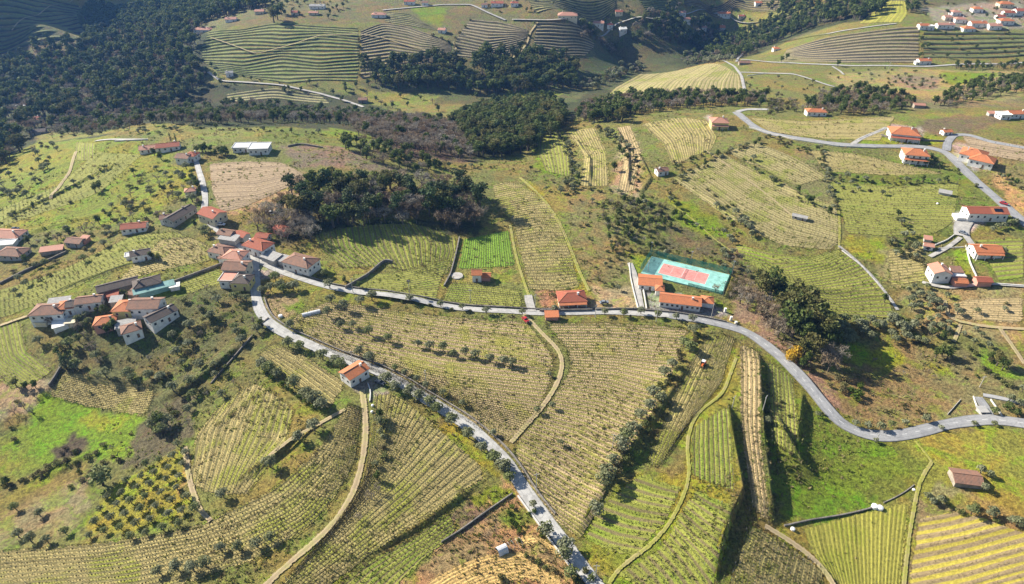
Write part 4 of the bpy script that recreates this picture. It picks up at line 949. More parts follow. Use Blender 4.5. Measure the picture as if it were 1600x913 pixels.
# ---- by the roads in the middle
H(553,577, 9.5,7.0,5.4,48,'gable','white','orange','white house with a steep orange roof beside the asphalt road, dirt yard in its shade', name='house')
def ex_clubwin(root, L, W, hh, rise, ro): pass
H(1063,466, 19.5,8.2,3.8,-12,'gable','white','orange','long white building with big windows and orange roof in front of the sports court', windens=2.2, name='club_house', cat='building')
H(1105.5,467, 5.5,6.0,3.2,-12,'hip','white','orange','small orange roofed annex at the right end of the long white building', chim=False, wins=False, name='annex')
H(1016,437, 11.5,10,3.4,-9,'gable','white','orange','blocky orange roofed building with weathered tiles at the left corner of the sports court', chim=False, rise=1.1)
H(1031,449, 4,5,3.6,-9,'hip','white','orange','small orange roof link between the two buildings at the sports court', chim=False, wins=False, name='annex')
H(893,461, 13.5,9.5,3.4,4,'hip','cream','red','cream house with a red hipped roof standing behind the dark wall of the middle road', extra=ex_porch(-1,2.0,'orange'))
H(862,491, 6,3.6,2.4,2,'lean','pinkw','orange','small open red shed at the edge of the middle road', chim=False, wins=False, name='shed', cat='shed')
H(745,424, 4.6,5,5.2,0,'gable','white','orange','small tall cottage wing with orange roof above the terraced plot', rise=1.4, chim=False)
H(757,429, 6,4.2,2.8,0,'gable','pinkw','orange','low red roofed wing attached right of the small tall cottage', rise=.9, chim=False, wins=False, name='annex')
H(1510,744, 9.2,6.6,2.3,-10,'gable','stonew','brown','lone barn with a weathered brown tiled roof in the yellow green meadow', chim=False, rise=1.0, wins=False, name='barn', cat='barn')
# ---- central village
H(331,331, 13,9.5,5.8,-31,'gable','cream','red','large cream house with a red brick coloured roof above the village street')
H(281,333, 18,7.5,3.6,68,'gable','greyw','dark','long dark roofed farm building at the upper end of the village')
H(263,338, 8,6,3.4,10,'gable','white','brown','brown roofed wing with white front beside the long dark farm building')
H(210,352, 13,7,3.2,12,'gable','white','red','low white house with an orange brown roof on the field edge left of the village')
H(118,375, 9,6,3,-10,'gable','greyw','brown','small grey house with patched brown roof among trees on the left slope', chim=False)
H(131,373, 4,5,2.6,-10,'lean','pinkw','pink','pinkish lean-to beside the small grey house on the left slope', chim=False, wins=False, name='annex')
H(81,389, 11,4,2.4,16,'lean','stonew','pink','narrow pink roofed shelter on the left slope', chim=False, wins=False, name='shed', cat='shed')
H(12,364, 17,10,3.6,-4,'hip','white','pink','wide pink roofed house cut by the left edge')
H(6,381, 12,6,3.0,10,'flat','white','flat','white flat roof terrace at the left edge below the pink roofed house', wins=False, name='annex')
H(20,392, 14,9,3.2,-6,'hip','greyw','brown','grey brown roofed house under trees at the left edge')
H(219,393, 9,6,4.2,22,'gable','white','dark','white cottage with dark roof alone in the brown vine plot')
H(205,399, 5,4,2.4,22,'flat','white','flat','white terrace building left of the lone cottage', wins=False, name='annex')
H(233,230, 12,8,3,14,'gable','white','pink','pale pink roofed house on the far edge of the upper left slope')
H(263,226.5, 15,8,3.6,16,'gable','white','red','long white house with red roof on the far edge of the upper left slope')
H(288,243, 9,8,4.6,-10,'gable','white','brown','white house with brown roof left of the dark hedges')
H(300,240, 7,7,5.2,-10,'hip','white','red','taller red roofed house beside the dark hedges')
H(382,228, 14,9,3.6,4,'flat','white','flat','left grey block of the modern flat roofed villa', name='villa')
H(406,229, 13,11,4.6,4,'flat','white','flat','right white block of the modern flat roofed villa', name='villa')
H(297,296, 6,5,3,20,'hip','cream','pink','tiny pink roofed house beside the narrow village lane')
H(354,362, 8,6,3.6,-15,'gable','greyw','brown','small brown roofed house at the bend of the village street')
H(358,371, 10,5,3.0,-15,'lean','greyw','greyr','grey sheet roofed barn at the bend of the village street', chim=False, wins=False, name='shed', cat='shed')
H(378,365, 7,5,3.4,-30,'gable','greyw','red','bright red roofed shed behind the grey barn', chim=False, wins=False, name='shed', cat='shed')
H(345,388, 11,8,4.6,-20,'hip','white','brown','brown hipped house at the left end of the village row')
H(353,400, 6,5,4.0,-10,'lean','white','brown','low brown roofed infill between two houses of the village row', chim=False, name='annex')
H(367,396, 10.5,9,5.6,-10,'hip','white','pink','white house with light pink and brown hipped roof in the village row')
H(370,413, 12,9,6.2,-4,'gable','cream','brown','brown gabled house with cream front in the middle of the village row')
H(358,433, 7,8,4.6,-2,'flat','white','pinkw','pink roof terrace at the lower end of the village row', name='annex')
H(378,434, 9,8,5.2,-4,'hip','yellow','dark','dark roofed yellow house at the lower end of the village row')
H(403,380, 14,9,5.4,-26,'hip','white','red','white house with warm red hipped roof right of the village street')
H(424,400, 9,6,3.4,-30,'lean','greyw','greyr','grey patched lean-to roofs below the red hipped house', chim=False, wins=False, name='shed', cat='shed')
H(446,405, 6,5,3.4,-24,'lean','greyw','greyr','small grey sheet roof left of the large hipped house', chim=False, wins=False, name='shed', cat='shed')
H(470,405, 16,10,6.0,-24,'hip','white','brown','large white house with brown hipped roof at the start of the middle road')
H(440,356, 8,5.5,3.2,-28,'gable','pinkw','red','red roofed outbuilding below the bare trees', chim=False)
H(411,367, 7,5,3,-12,'gable','greyw','red','small dull red roof behind the hipped houses', chim=False)
# ---- left hamlet
H(78,483, 15,9.5,4.2,6,'hip','white','brown','big brown hipped farmhouse with white walls at the left end of the hamlet')
H(93,472, 9,5,3.4,14,'lean','white','greyr','grey sheet roofed back wing of the big brown farmhouse', chim=False, wins=False, name='annex')
H(104,476, 7,7,4.2,14,'hip','white','orange','orange brown wing right of the big brown farmhouse')
H(118,473, 7,6,4.2,14,'gable','white','dark','dark roofed wing between the farmhouse and the gabled house', chim=False)
H(140,467.5, 11,6.5,4.4,12,'gable','white','brown','brown gabled white house at the back left of the hamlet')
H(184,444, 18,7,2.8,30,'gable','stonew','dark','long dark ruinous barn behind the hamlet', chim=False, wins=False, name='barn', cat='barn')
H(176,459, 5,4,2.4,20,'lean','pinkw','red','small rusty red shelter in front of the long dark barn', chim=False, wins=False, name='shed', cat='shed')
H(229,439, 12,8,3.8,28,'hip','stonew','dark','dark and brown hipped house against the teal sheds')
H(241,450, 18,3.6,2.6,30,'lean','teal','teal','long narrow teal shed along the field wall', chim=False, wins=False, name='shed', cat='shed')
H(212,456, 6,5,3.0,-20,'lean','stonew','brown','small brown lean-to left of the teal shed', chim=False, wins=False, name='shed', cat='shed')
H(195,477, 8.5,9,4.2,2,'hip','yellow','orange','bright orange hipped house in the middle of the hamlet')
H(228,473, 14,9,5.2,2,'gable','white','brown','large brown roofed house with white gable in the middle of the hamlet')
H(251,490, 13,7,4.6,52,'gable','white','dark','dark roofed house standing askew at the right end of the hamlet')
H(165,500, 9,7,3.4,16,'hip','pinkw','orange','salmon roofed house low in the hamlet above the leafy tree')
H(205,512, 8,7,4.8,30,'hip','white','brown','small white fronted house with brown roof at the bottom of the hamlet')
H(197,507, 8,5,3.2,20,'lean','greyw','greyr','grey sheet roof behind the lowest house of the hamlet', chim=False, wins=False, name='shed', cat='shed')
H(94,504, 6,6.5,2.6,30,'flat','white','white','white square canopy below the big brown farmhouse', wins=False, name='canopy', cat='canopy', detail=False)
H(66,501, 5.5,3.4,2.4,-4,'flat','cream','cream','beige flat shelter in front of the big brown farmhouse', wins=False, name='canopy', cat='canopy', detail=False)
H(111,501, 4,4,2.4,10,'flat','cream','cream','small beige canopy right of the white square canopy', wins=False, name='canopy', cat='canopy', detail=False)
H(182,468, 5,4,2.8,10,'lean','greyw','greyr','little grey shed behind the bright orange hipped house', chim=False, wins=False, name='shed', cat='shed')
H(273,446, 4,3.4,2.2,20,'flat','white','white','small white hut at the right end of the teal shed', wins=False, name='hut', cat='hut', detail=False)
# ---- right hand side
H(1413,203, 19,15,6.0,-16,'hip','white','orange','large villa with orange roof and long porches above the upper road', extra=ex_porch(-1,3.0,'red'))
H(1431,236, 15,12,7.0,-14,'hip','white','orange','tall white house with orange hipped roof below the upper road', extra=ex_porch(-1,2.4,'orange'))
H(1523,237, 15,14,5.2,-38,'hip','white','orange','back half of the big orange roofed white house by the crossroads')
H(1536,246, 14,12,5.0,-38,'hip','white','orange','front half of the big orange roofed white house by the crossroads', chim=False)
H(1479,204, 6.5,5,3.0,6,'gable','white','orange','little orange roofed gatehouse at the upper crossroads')
H(1588,174.5, 14,8,4.2,2,'gable','white','orange','orange roofed white house at the right edge beyond the fields')
H(1568,178, 8,8,4.0,2,'flat','white','white','white flat block left of the orange roofed house at the right edge', name='annex')
H(1550,176, 6,3.6,2.4,0,'lean','greyw','pink','low shed at the far right beyond the fields', chim=False, wins=False, name='shed', cat='shed')
H(1436,163, 8,5,2.8,-10,'gable','stonew','pink','pale pink roofed ruin below the scrub', chim=False, wins=False)
H(1275,172, 15,8,4.0,-5,'hip','white','orange','lone orange roofed white house before the brown scrub')
H(1124,187, 12.5,11,6.2,-5,'hip','yellow','pink','two storey yellow and white house with pinkish roof at the bend of the upper road', extra=ex_porch(-1,2.0,'pink'))
H(1034,264, 7.5,6,3.6,14,'gable','white','brown','tiny blue white cottage with brown roof on the terraces')
H(1540,327, 22,9,5.8,-3,'gable','white','red','big white house with dark red roof, solar panels and terrace by the right hand road', extra=ex_orange_strip, chim=False)
H(1541,387, 14,8.5,4.0,-3,'gable','white','orange','orange roofed bungalow below the big house with solar panels', extra=ex_porch(-1,2.0,'orange'))
H(1469,420, 8.5,8.5,6.2,84,'gable','white','pink','two storey white house with pink roof above the olive grove')
H(1494,421.5, 5,4.5,3.4,-5,'lean','white','brown','brown lean-to at the right of the pink roofed house', chim=False, wins=False, name='annex')
H(1494,430, 7,4,2.8,-5,'flat','greyw','flat','grey flat roof behind the orange garage', wins=False, name='annex')
H(1500,438, 6,4.6,2.8,-6,'gable','pinkw','orange','orange roofed garage right of the pink roofed house', chim=False, wins=False, name='garage', cat='garage')
H(1536,436, 7,4.8,3.0,-4,'gable','pinkw','red','bright red roofed barn on the lane at the right', chim=False, wins=False, name='barn', cat='barn')
H(1451,382, 4.5,4,2.4,-20,'gable','white','pink','small white hut beside the rubble and shrubs', chim=False, name='hut', cat='hut')
H(1450,372, 3.6,3,2.2,-20,'lean','greyw','pink','tiny pink roofed store above the white hut', chim=False, wins=False, name='hut', cat='hut')
H(1477,300, 6.5,3.2,1.8,-30,'lean','greyw','greyr','grey roofed shed on the upper part of the green slope', chim=False, wins=False, name='shed', cat='shed')
H(1250,337, 8,3.4,2.2,-30,'gable','greyw','greyr','long grey white shed alone on the green slope', chim=False, name='shed', cat='shed')
H(1535,640, 3,3,1.6,0,'flat','greyw','greyw','small concrete pump box beside the lower right road', wins=False, name='pump_box', cat='box', detail=False)
# ---- far places
far = [
 (1213,74,8,7,4.5,0,'hip','white','orange','orange roofed house at the left tip of the far terraced hillside'),
 (1444,93,13,8,5,0,'gable','white','orange','white house with orange roof beside the far road below the village'),
 (1434,97,6,5,3,0,'flat','white','white','small white block left of the far roadside house'),
 (1443,38,11,8,5,0,'gable','white','orange','orange roofed house at the left end of the far right village'),
 (1454,40,7,7,5,0,'flat','white','white','white flat block at the left end of the far right village'),
 (1477,37,20,8,4.5,0,'gable','white','pink','long white house with pink roof in the front row of the far village'),
 (1513,42,14,10,4.2,-4,'hip','white','orange','orange roofed house low in the front row of the far village'),
 (1480,25,8,8,4,0,'gable','cream','pink','small pinkish house at the upper left of the far village'),
 (1493,17,11,9,4.5,0,'hip','white','pink','white and pink house high at the left of the far village'),
 (1500,28,13,9,4.5,-4,'hip','white','pink','white terraced house with pink roof in the middle of the far village'),
 (1527,12,12,9,5,-6,'hip','white','orange','bright orange hipped house high in the far village'),
 (1528,34,18,9,5,-2,'gable','white','orange','long orange roofed house in the middle of the far village'),
 (1554,38,14,9,5,-4,'gable','white','pink','white house with pink roof right of the far village centre'),
 (1571,4,17,11,5,-6,'hip','cream','orange','wide orange roofed house at the top of the far village'),
 (1576,18,12,9,4.5,-4,'gable','white','red','red roofed white house at the upper right of the far village'),
 (1572,30,16,10,5,-4,'hip','white','orange','orange hipped house at the lower right of the far village'),
 (1563,24,9,8,4.5,0,'gable','white','red','small red roofed house wedged in the far village'),
 (1594,15,12,10,6,-4,'gable','white','red','grey white house with red roof at the right edge of the far village'),
 (592,21,18,9,4,0,'hip','white','pink','pink roofed white house above the far grey terraces'),
 (691,45,9,8,4,-14,'gable','white','pink','small white and pink house at the tip of the far striped plot'),
 (640,1,14,8,4.5,-4,'gable','white','red','white house with red roof at the top edge above the green field'),
 (664,3,8,7,4,0,'gable','white','brown','small white house right of the green field at the top edge'),
 (777,3,16,9,4.5,-4,'gable','white','red','long red roofed house at the top edge in the centre'),
 (757,6,8,7,3.6,0,'gable','white','brown','small white house left of the long red roof at the top edge'),
 (804,3,10,8,4.5,0,'hip','white','red','red roofed white house right of the long red roof at the top edge'),
 (887,19,25,14,6,-2,'hip','cream','pink','large far farmhouse with broad pink roof above the lane'),
 (935,32,15,10,5.5,-4,'gable','white','pink','blue white house with pink roof right of the far farmhouse'),
 (953,36,8,8,4.5,0,'hip','white','red','small red roofed house right of the blue white house'),
 (973,42,10,9,6,10,'gable','white','white','white cube house at the edge of the shaded ravine'),
 (967,16,10,8,4,0,'gable','cream','red','red roofed house beside the far knoll'),
 (1066,17,10,8,5,0,'gable','white','pink','white and pink house left of the shaded lane'),
 (1072,27,12,9,6,20,'gable','white','pink','pinkish house below the shaded lane'),
 (1131,19,20,9,5,-4,'gable','white','orange','long orange roofed house on the lane beyond the ravine'),
 (1159,23,9,7,4,0,'gable','cream','red','little red roofed house at the right end of the far lane'),
 (1126,40,13,12,6,-4,'gable','white','orange','orange roofed house below the lane beyond the ravine'),
 (1100,41,8,7,4.5,0,'gable','white','pink','small white house left of the orange house beyond the ravine'),
 (317,43,22,11,4.5,-3,'hip','white','pink','white house with pink roof on the wooded far ridge'),
 (361,28,14,9,4,8,'gable','white','pink','pinkish house in the trees on the far ridge'),
 (358,112,8,7,4.5,20,'gable','white','greyr','small blue white house beside the valley lane'),
 (406,16,12,8,4,0,'gable','cream','pink','pink roofed house left of the big dark tree on the far hill'),
 (461,18,9,7,3.6,0,'gable','cream','red','dull red roofed house in trees on the far hill'),
 (496,8,20,8,4.5,-3,'gable','white','greyr','long pale house in the trees on the far hill'),
 (490,19,12,6,3,0,'gable','cream','pink','low pink roofed barn on the far hill'),
 (38,173,14,9,4,-30,'hip','white','brown','brown roofed house in the valley at the far left'),
 (53,184,13,9,4.5,10,'gable','white','red','white house with red roof in the valley at the far left'),
 (35,164,11,7,4,0,'flat','white','flat','pale flat roofed house in the valley at the far left'),
 (567,154,9,7,4,0,'gable','stonew','brown','brown roofed stone house beside the valley lane bend'),
 (1163,96,12,7,3.5,-6,'gable','stonew','brown','ruined stone house beside the pale lane across the valley'),
 (60,203,12,8,3.6,20,'gable','greyw','dark','dark roofed house in the shade of the left valley trees'),
 (1185,2,10,8,4,0,'gable','white','orange','small orange roofed house at the top edge above the dark wood')]
for a in far: H(*a[:9], a[9], detail=False, windens=4.5)

# ------------------------------------------------------------------ sports court
c4 = W2([(1018,401),(1140,431),(1125,460)]); TLc, TRc, BRc = c4
ex = (TRc - TLc); LC = np.hypot(*ex); ex /= LC; ey = np.array([ex[1], -ex[0]]); WC = abs((BRc - TRc) @ ey)
ctrc = TLc + ex * LC / 2 + ey * WC / 2; yawc = math.atan2(ex[1], ex[0])
gxs, gys = np.meshgrid(np.linspace(-.5, .5, 7), np.linspace(-.5, .5, 7)); zc = float(h(ctrc[0] + ex[0]*gxs*LC + ey[0]*gys*WC, ctrc[1] + ex[1]*gxs*LC + ey[1]*gys*WC).max()) + .2
ct = empty('sports_court', (ctrc[0], ctrc[1], zc), yawc); tag(ct, 'turquoise sports court with a red playing field behind the long white building', 'sports court')
m_ = MB(); m_.box(-LC/2, LC/2, -WC/2, WC/2, -2.5, 0); m_.build('surface', M['court'], ct)
m_ = MB(); fx0, fx1, fy = -LC*.31, LC*.27, WC*.27; m_.box(fx0, fx1, -fy, fy, .002, .012); m_.build('playing_field', M['courtred'], ct)
m_ = MB()
for (x0,x1,y0,y1) in ((fx0,fx1,-fy-.1,-fy),(fx0,fx1,fy,fy+.1),(fx0-.1,fx0,-fy-.1,fy+.1),(fx1,fx1+.1,-fy-.1,fy+.1),(fx0,fx1,-fy*.72,-fy*.72+.06),(fx0,fx1,fy*.72,fy*.72+.06),(-1.1,-1.0,-fy*.72+.07,fy*.72),(-LC*.17,-LC*.17+.06,-fy*.72+.07,fy*.72),(LC*.13,LC*.13+.06,-fy*.72+.07,fy*.72)):
    m_.box(x0,x1,y0,y1,.014,.02)
m_.build('court_lines', M['marking'], ct)
nt_ = empty('tennis_net', (ctrc[0], ctrc[1], zc + .02), yawc); tag(nt_, 'low net across the middle of the red playing field', 'net')
for sy in (-1, 1):
    m_ = MB(); m_.tube((-1, sy*fy*.95, 0), (-1, sy*fy*.95, 1.1), .06, .06); m_.build('post', M['metal'], nt_)
m_ = MB()
for q in range(40): m_.box(-1.01,-.99, -fy*.95+q*(fy*1.9)/40, -fy*.95+q*(fy*1.9)/40+.02, .1, .9)
for q in range(6): m_.box(-1.012,-.988, -fy*.94, fy*.94, .1+q*.15, .12+q*.15)
m_.box(-1.03,-.97,-fy*.94,fy*.94,.92,.99); m_.build('mesh_panel', M['white'], nt_)
fn = empty('court_fence', (ctrc[0], ctrc[1], zc), yawc); tag(fn, 'tall green mesh fence round the sports court', 'fence')
def fence_side(a, b, HH, parent, mat, sp=4.0, dens=.13, post=.11):
    a = np.array(a, float); b = np.array(b, float); Ln = np.hypot(*(b-a)); d = (b-a)/Ln; k_ = max(1, round(Ln/sp))
    for q in range(k_+1):
        p = a + d*Ln*q/k_; m_ = MB(); m_.tube((p[0],p[1],0),(p[0],p[1],HH),post,post,5); m_.build('post', mat, parent)
    m_ = MB(); t_ = np.array([-d[1], d[0]])*.012
    for q in range(int(Ln/dens)):
        p = a + d*q*dens; m_.poly([(*(p-d*.03),.05),(*(p+d*.03),.05),(*(p+d*.03),HH),(*(p-d*.03),HH)],[(0,1,2,3)])
    for q in range(int(HH/dens)+1):
        z = .05+q*dens; m_.poly([(*a,z),(*b,z),(*b,z+.055),(*a,z+.055)],[(0,1,2,3)])
    m_.build('mesh_panel', mat, parent)
o_ = .6; c_ = [(-LC/2-o_,-WC/2+2),(-LC/2-o_,WC/2+o_),(LC/2+o_,WC/2+o_),(LC/2+o_,-WC/2-o_),(LC*.1,-WC/2-o_)]
for (a,b,HH) in ((c_[0],c_[1],4.4),(c_[1],c_[2],3.6),(c_[2],c_[3],4.4),(c_[3],c_[4],1.6)): fence_side(a,b,HH,fn,M['fence'])
for q, (lx, ly, wh) in enumerate(((-.5, .55, 'far left corner'), (.5, .55, 'far right corner'), (.5, -.55, 'near right corner'), (0, .55, 'middle of the far side'))):
    lp = empty('floodlight_mast', (ctrc[0] + ex[0]*lx*LC*1.04 - ex[1]*ly*WC, ctrc[1] + ex[1]*lx*LC*1.04 + ex[0]*ly*WC, zc - .5), yawc); tag(lp, 'thin floodlight mast at the ' + wh + ' of the sports court', 'floodlight')
    m_ = MB(); m_.tube((0,0,-1),(0,0,8),.12,.07,6); m_.build('mast', M['metal'], lp)
    m_ = MB(); m_.box(-.5,.5,-.15,.15,7.9,8.3); m_.build('lamp_head', M['metal'], lp)
# ------------------------------------------------------------------ walls beside roads and fields
def wall(pts, label, width=.45, height=1.2, mat='stone', offset=0., name='stone_wall', cat='wall'):
    height *= .75; width = min(width, .55)
    ribbon(name, pts, width, height, M[mat], label, cat, offset=offset)
wall(midP[2:14], 'low grey stone wall along the upper side of the middle road', offset=2.9, height=1.0)
wall(mainP[3:19], 'long dark stone wall along the upper side of the main road', offset=3.6, height=1.1)
wall([(843,487),(880,487),(925,486)], 'dark wall in front of the cream house with the red hipped roof', height=1.6)
wall([(930,485),(965,484),(1000,484)], 'dark wall between gravel yard and middle road', height=1.4)
wall([(1008,486),(1050,489),(1100,497),(1135,505)], 'dark retaining wall below the long white building', height=1.5)
wall([(1000,430),(1006,460),(1010,484)], 'white garden wall along the concrete path', mat='palewall', height=1.2)
wall([(983,412),(985,435),(992,465),(997,483)], 'pale wall left of the concrete path', mat='palewall', height=1.0)
wall([(262,446),(300,432),(348,414)], 'dark field wall running from the teal shed to the village', height=1.8, width=.8)
wall([(718,372),(712,400),(704,430),(694,448)], 'dark narrow wall left of the vivid green plot', height=1.4, width=.7)
wall([(540,452),(575,432),(602,408),(614,412)], 'dark hooked wall below the curved vines', height=2.4, width=.8)
wall([(690,848),(722,828),(760,800),(801,772)], 'dark straight wall across the vegetable gardens', height=1.0, width=.35)
wall(mainP[17:21], 'pale parapet on the lower side of the main road', mat='palewall', height=.9, width=.4, offset=-3.0)
wall([(575,600),(580,612),(578,628)], 'short white yard wall beside the roadside house', mat='palewall', height=.9, width=.4)
wall([(1170,200),(1240,219),(1310,230),(1368,232)], 'pale wall along the lower side of the upper road', mat='palewall', height=1.1, width=.4)
wall([(1376,212),(1390,217),(1475,222)], 'dark wall in front of the large villa', height=1.6)
wall([(1340,219),(1358,210),(1380,203)], 'low white wall along the driveway of the large villa', mat='palewall', height=.7, width=.3)
wall([(1180,344),(1163,352)][:0] or [(1315,392),(1345,415),(1372,445)], 'thin pale wall along the field path', mat='palewall', height=.5, width=.4)
wall([(1508,385),(1515,412),(1528,440)], 'long white wall beside the bright grass strip', mat='palewall', height=1.0, width=.4)
wall([(1528,443),(1570,446),(1620,450)], 'pale wall along the lane at the right', mat='palewall', height=1.1, width=.5)
wall([(1460,384),(1480,376),(1490,368)], 'white balustrade below the forecourt of the big house', mat='palewall', height=1.0, width=.4)
wall([(1465,389),(1485,388),(1505,387)], 'low white wall above the bright grass strip', mat='palewall', height=.8, width=.3)
wall([(1170,120),(1200,116),(1240,117)], 'pale wall along the lane across the valley', mat='palewall', height=1.0, width=.4, offset=3)
wall([(1225,822),(1270,812),(1340,800),(1375,790)], 'low dark wall under the olive green meadow', height=.8)
wall([(1380,786),(1410,772),(1428,758)], 'low stone wall right of the white tanks', height=.5, width=.3)
wall([(78,604),(90,585),(97,575)], 'dark wall ending at the tall dark cypress', height=1.8, width=.8)
wall([(330,600),(365,560),(395,525)], 'dark bank wall among the olives below the village', height=.9, width=.4)
wall([(400,515),(420,498)], 'low wall at the bend of the main road', height=1.0)
wall([(0,445),(40,425),(105,395)], 'dark wall below the trees at the left edge', height=1.6, width=.8)
wall([(180,222),(215,220),(232,219)], 'pale wall on the far edge of the upper left slope', mat='palewall', height=1.2)
wall([(450,230),(470,226),(505,232)], 'dark wall at the rim of the brown clearing', height=1.5, width=.8)
wall([(1480,648),(1500,625),(1530,612),(1540,640)][:2], 'grey stake fence line by the lower right road', height=.8, width=.15, mat='palewall')
wall([(1520,620),(1527,640),(1534,652)], 'pale kerb left of the concrete ramp', height=.8, width=.3, mat='palewall')
wall([(1547,625),(1558,640),(1566,653)], 'pale kerb right of the concrete ramp', height=.8, width=.3, mat='palewall')
road([(1528,622),(1540,638),(1546,652)], 3.0, M['asphalt'], 'ramp')
road([(1535,618),(1560,622),(1600,632)], 2.2, M['asphalt'], 'side_road')
# ------------------------------------------------------------------ vehicles
def car(px, py, yaw, paint, label, dh=0.9, kind='car'):
    p = cast(px, py, dh)[0]; z = float(h(p[0], p[1])) + .5
    r_ = empty(kind, (p[0], p[1], z), R(yaw)); tag(r_, label, kind)
    b = MB(); prof = [(-2.1,.35),(-2.15,.8),(-1.7,.95),(-.9,1.0),(.9,1.0),(1.9,.9),(2.15,.7),(2.1,.35)]
    if kind == 'van': prof = [(-2.4,.35),(-2.4,1.0),(2.4,1.0),(2.5,.7),(2.4,.35)]
    n_ = len(prof); b.poly([(x,-.85,zz) for x,zz in prof] + [(x,.85,zz) for x,zz in prof], [tuple(range(n_)), tuple(range(2*n_-1,n_-1,-1))] + [(i,n_+i,n_+(i+1)%n_,(i+1)%n_) for i in range(n_)])
    b.build('body', M[paint], r_)
    g = MB(); x0,x1,x2,x3 = (-1.7,-1.2,.3,1.0) if kind == 'car' else (-2.35,-2.3,1.2,1.9); zt = 1.5 if kind == 'car' else 2.0
    g.poly([(x0,-.78,1.0),(x3,-.78,1.0),(x3,.78,1.0),(x0,.78,1.0),(x1,-.65,zt-.05),(x2,-.65,zt-.05),(x2,.65,zt-.05),(x1,.65,zt-.05)], [(0,1,5,4),(1,2,6,5),(2,3,7,6),(3,0,4,7)])
    g.build('windows', M['glass'], r_)
    t = MB(); t.box(x1-.05,x2+.05,-.68,.68,zt-.06,zt); t.build('roof', M[paint], r_)
    for sx in (-1.35,1.35):
        for sy in (-1,1):
            wv = MB(); wv.tube((sx,sy*.66,.33),(sx,sy*.88,.33),.33,.33,12); wv.build('wheel', M['rubber'], r_)
    for sy in (-.6,.6):
        l = MB(); l.box(2.1,2.19,sy-.15,sy+.15,.6,.75); l.build('headlight', M['marking'], r_)
    return r_
car(944,473, 8,'car_grey','grey blue pickup parked on the gravel yard beside the middle road')
car(821,500,-60,'car_red','red car parked in the shade at the start of the dirt track')
car(1568,318,-48,'car_red','red car on the right hand road by the big house with solar panels')
car(391,423,88,'car_white','white car in the shaded village street')
car(346,351,-10,'car_white','white car parked beside the large cream house')
car(594,598,-30,'car_dark','dark car in the shade of the roadside house')
car(422,334,0,'car_white','white van half hidden under the bare trees above the village', kind='van')
car(24,358,10,'car_dark','dark car behind the wide pink roofed house at the left edge')
car(1504,364,-50,'car_grey','grey car on the white forecourt of the big house')
car(1421,249,-10,'car_dark','dark car in the shade of the tall white house with orange roof')
car(1452,388,-5,'car_dark','dark car in front of the small white hut')
# tractor
p = cast(1098,569,1.2)[0]; z = float(h(*p)) + .25; tr_ = empty('tractor', (p[0],p[1],z), R(-118)); tag(tr_, 'small orange tractor with a white roof working between the vine rows', 'tractor')
m_ = MB(); m_.box(.0,1.7,-.35,.35,.6,1.25); m_.box(1.7,1.8,-.3,.3,.62,1.15); m_.build('bonnet', M['car_orange'], tr_)
m_ = MB(); m_.box(-1.3,.0,-.5,.5,.5,1.0); m_.box(-1.3,-.9,-.4,.4,1.0,1.5); m_.build('body', M['car_orange'], tr_)
m_ = MB(); m_.box(-1.4,.2,-.7,.7,2.25,2.36); m_.build('roof', M['car_white'], tr_)
for sx in (-1.25,.05):
    for sy in (-.6,.6):
        m_ = MB(); m_.tube((sx,sy,1.0),(sx,sy,2.25),.04,.04,4); m_.build('roof_post', M['rubber'], tr_)
for sx,rr_,ww in ((-.8,.75,.4),(1.3,.42,.28)):
    for sy in (-1,1):
        m_ = MB(); m_.tube((sx,sy*.6,rr_),(sx,sy*(.6+ww),rr_),rr_,rr_,14); wo_ = m_.build('wheel', M['rubber'], tr_)
        m_ = MB(); m_.tube((sx,sy*(.6+ww),rr_),(sx,sy*(.62+ww),rr_),rr_*.5,rr_*.5,12); m_.build('rim', M['yellow'], wo_)
m_ = MB(); m_.box(-2.6,-1.4,-.9,.9,.35,.6)
for q in range(7): m_.box(-2.5,-2.3,-.85+q*.26,-.75+q*.26,.0,.35)
m_.build('cultivator', M['car_orange'], tr_)
# driver
def person(loc, yaw, label, seated, shirt, parent=None):
    J = [(0,0,.0)] ; bm_v = []; e = []; rad = []
    def add(p, r, par):
        bm_v.append(p); rad.append(r)
        if par is not None: e.append((par, len(bm_v) - 1))
        return len(bm_v) - 1
    pel = add((0,0,.95 if not seated else .5), .14, None); ch = add((0,0,(1.3 if not seated else .85)), .17, pel); nk = add((0,0,1.5 if not seated else 1.05), .06, ch); hd = add((.02,0,1.62 if not seated else 1.17), .10, nk); ht = add((.02,0,1.74 if not seated else 1.29), .07, hd)
    b = bm_v[ch][2]
    for s in (-1,1):
        sh_ = add((0,s*.2,b+.1), .06, ch); el = add((.1,s*.26,b-.15), .045, sh_); hn = add((.32,s*.2,b-.2) if seated else (.08,s*.27,b-.42), .04, el)
        zp = bm_v[pel][2]; hp = add((0,s*.1,zp-.05), .09, pel)
        kn = add((.42,s*.12,zp) if seated else (.03,s*.11,.5), .065, hp); an = add((.45,s*.12,zp-.42) if seated else (0,s*.11,.08), .045, kn); add((bm_v[an][0]+.16,s*.12,bm_v[an][2]-.04), .04, an)
    me = bpy.data.meshes.new('person'); me.from_pydata(bm_v, e, []); o = link('person', me); o.location = loc; o.rotation_euler = (0,0,yaw)
    md = o.modifiers.new('skin', 'SKIN'); sv = me.skin_vertices[0].data
    for i_, r_ in enumerate(rad): sv[i_].radius = (r_, r_)
    sv[0].use_root = True
    o.modifiers.new('sub', 'SUBSURF').levels = 1; me.materials.append(M[shirt]); tag(o, label, 'person')
    return o
cz_ = math.cos(R(-118)); sz_ = math.sin(R(-118))
person((p[0]-.55*cz_, p[1]-.55*sz_, z+.55), R(-118), 'person in dark clothes sitting on the small tractor', True, 'car_dark')
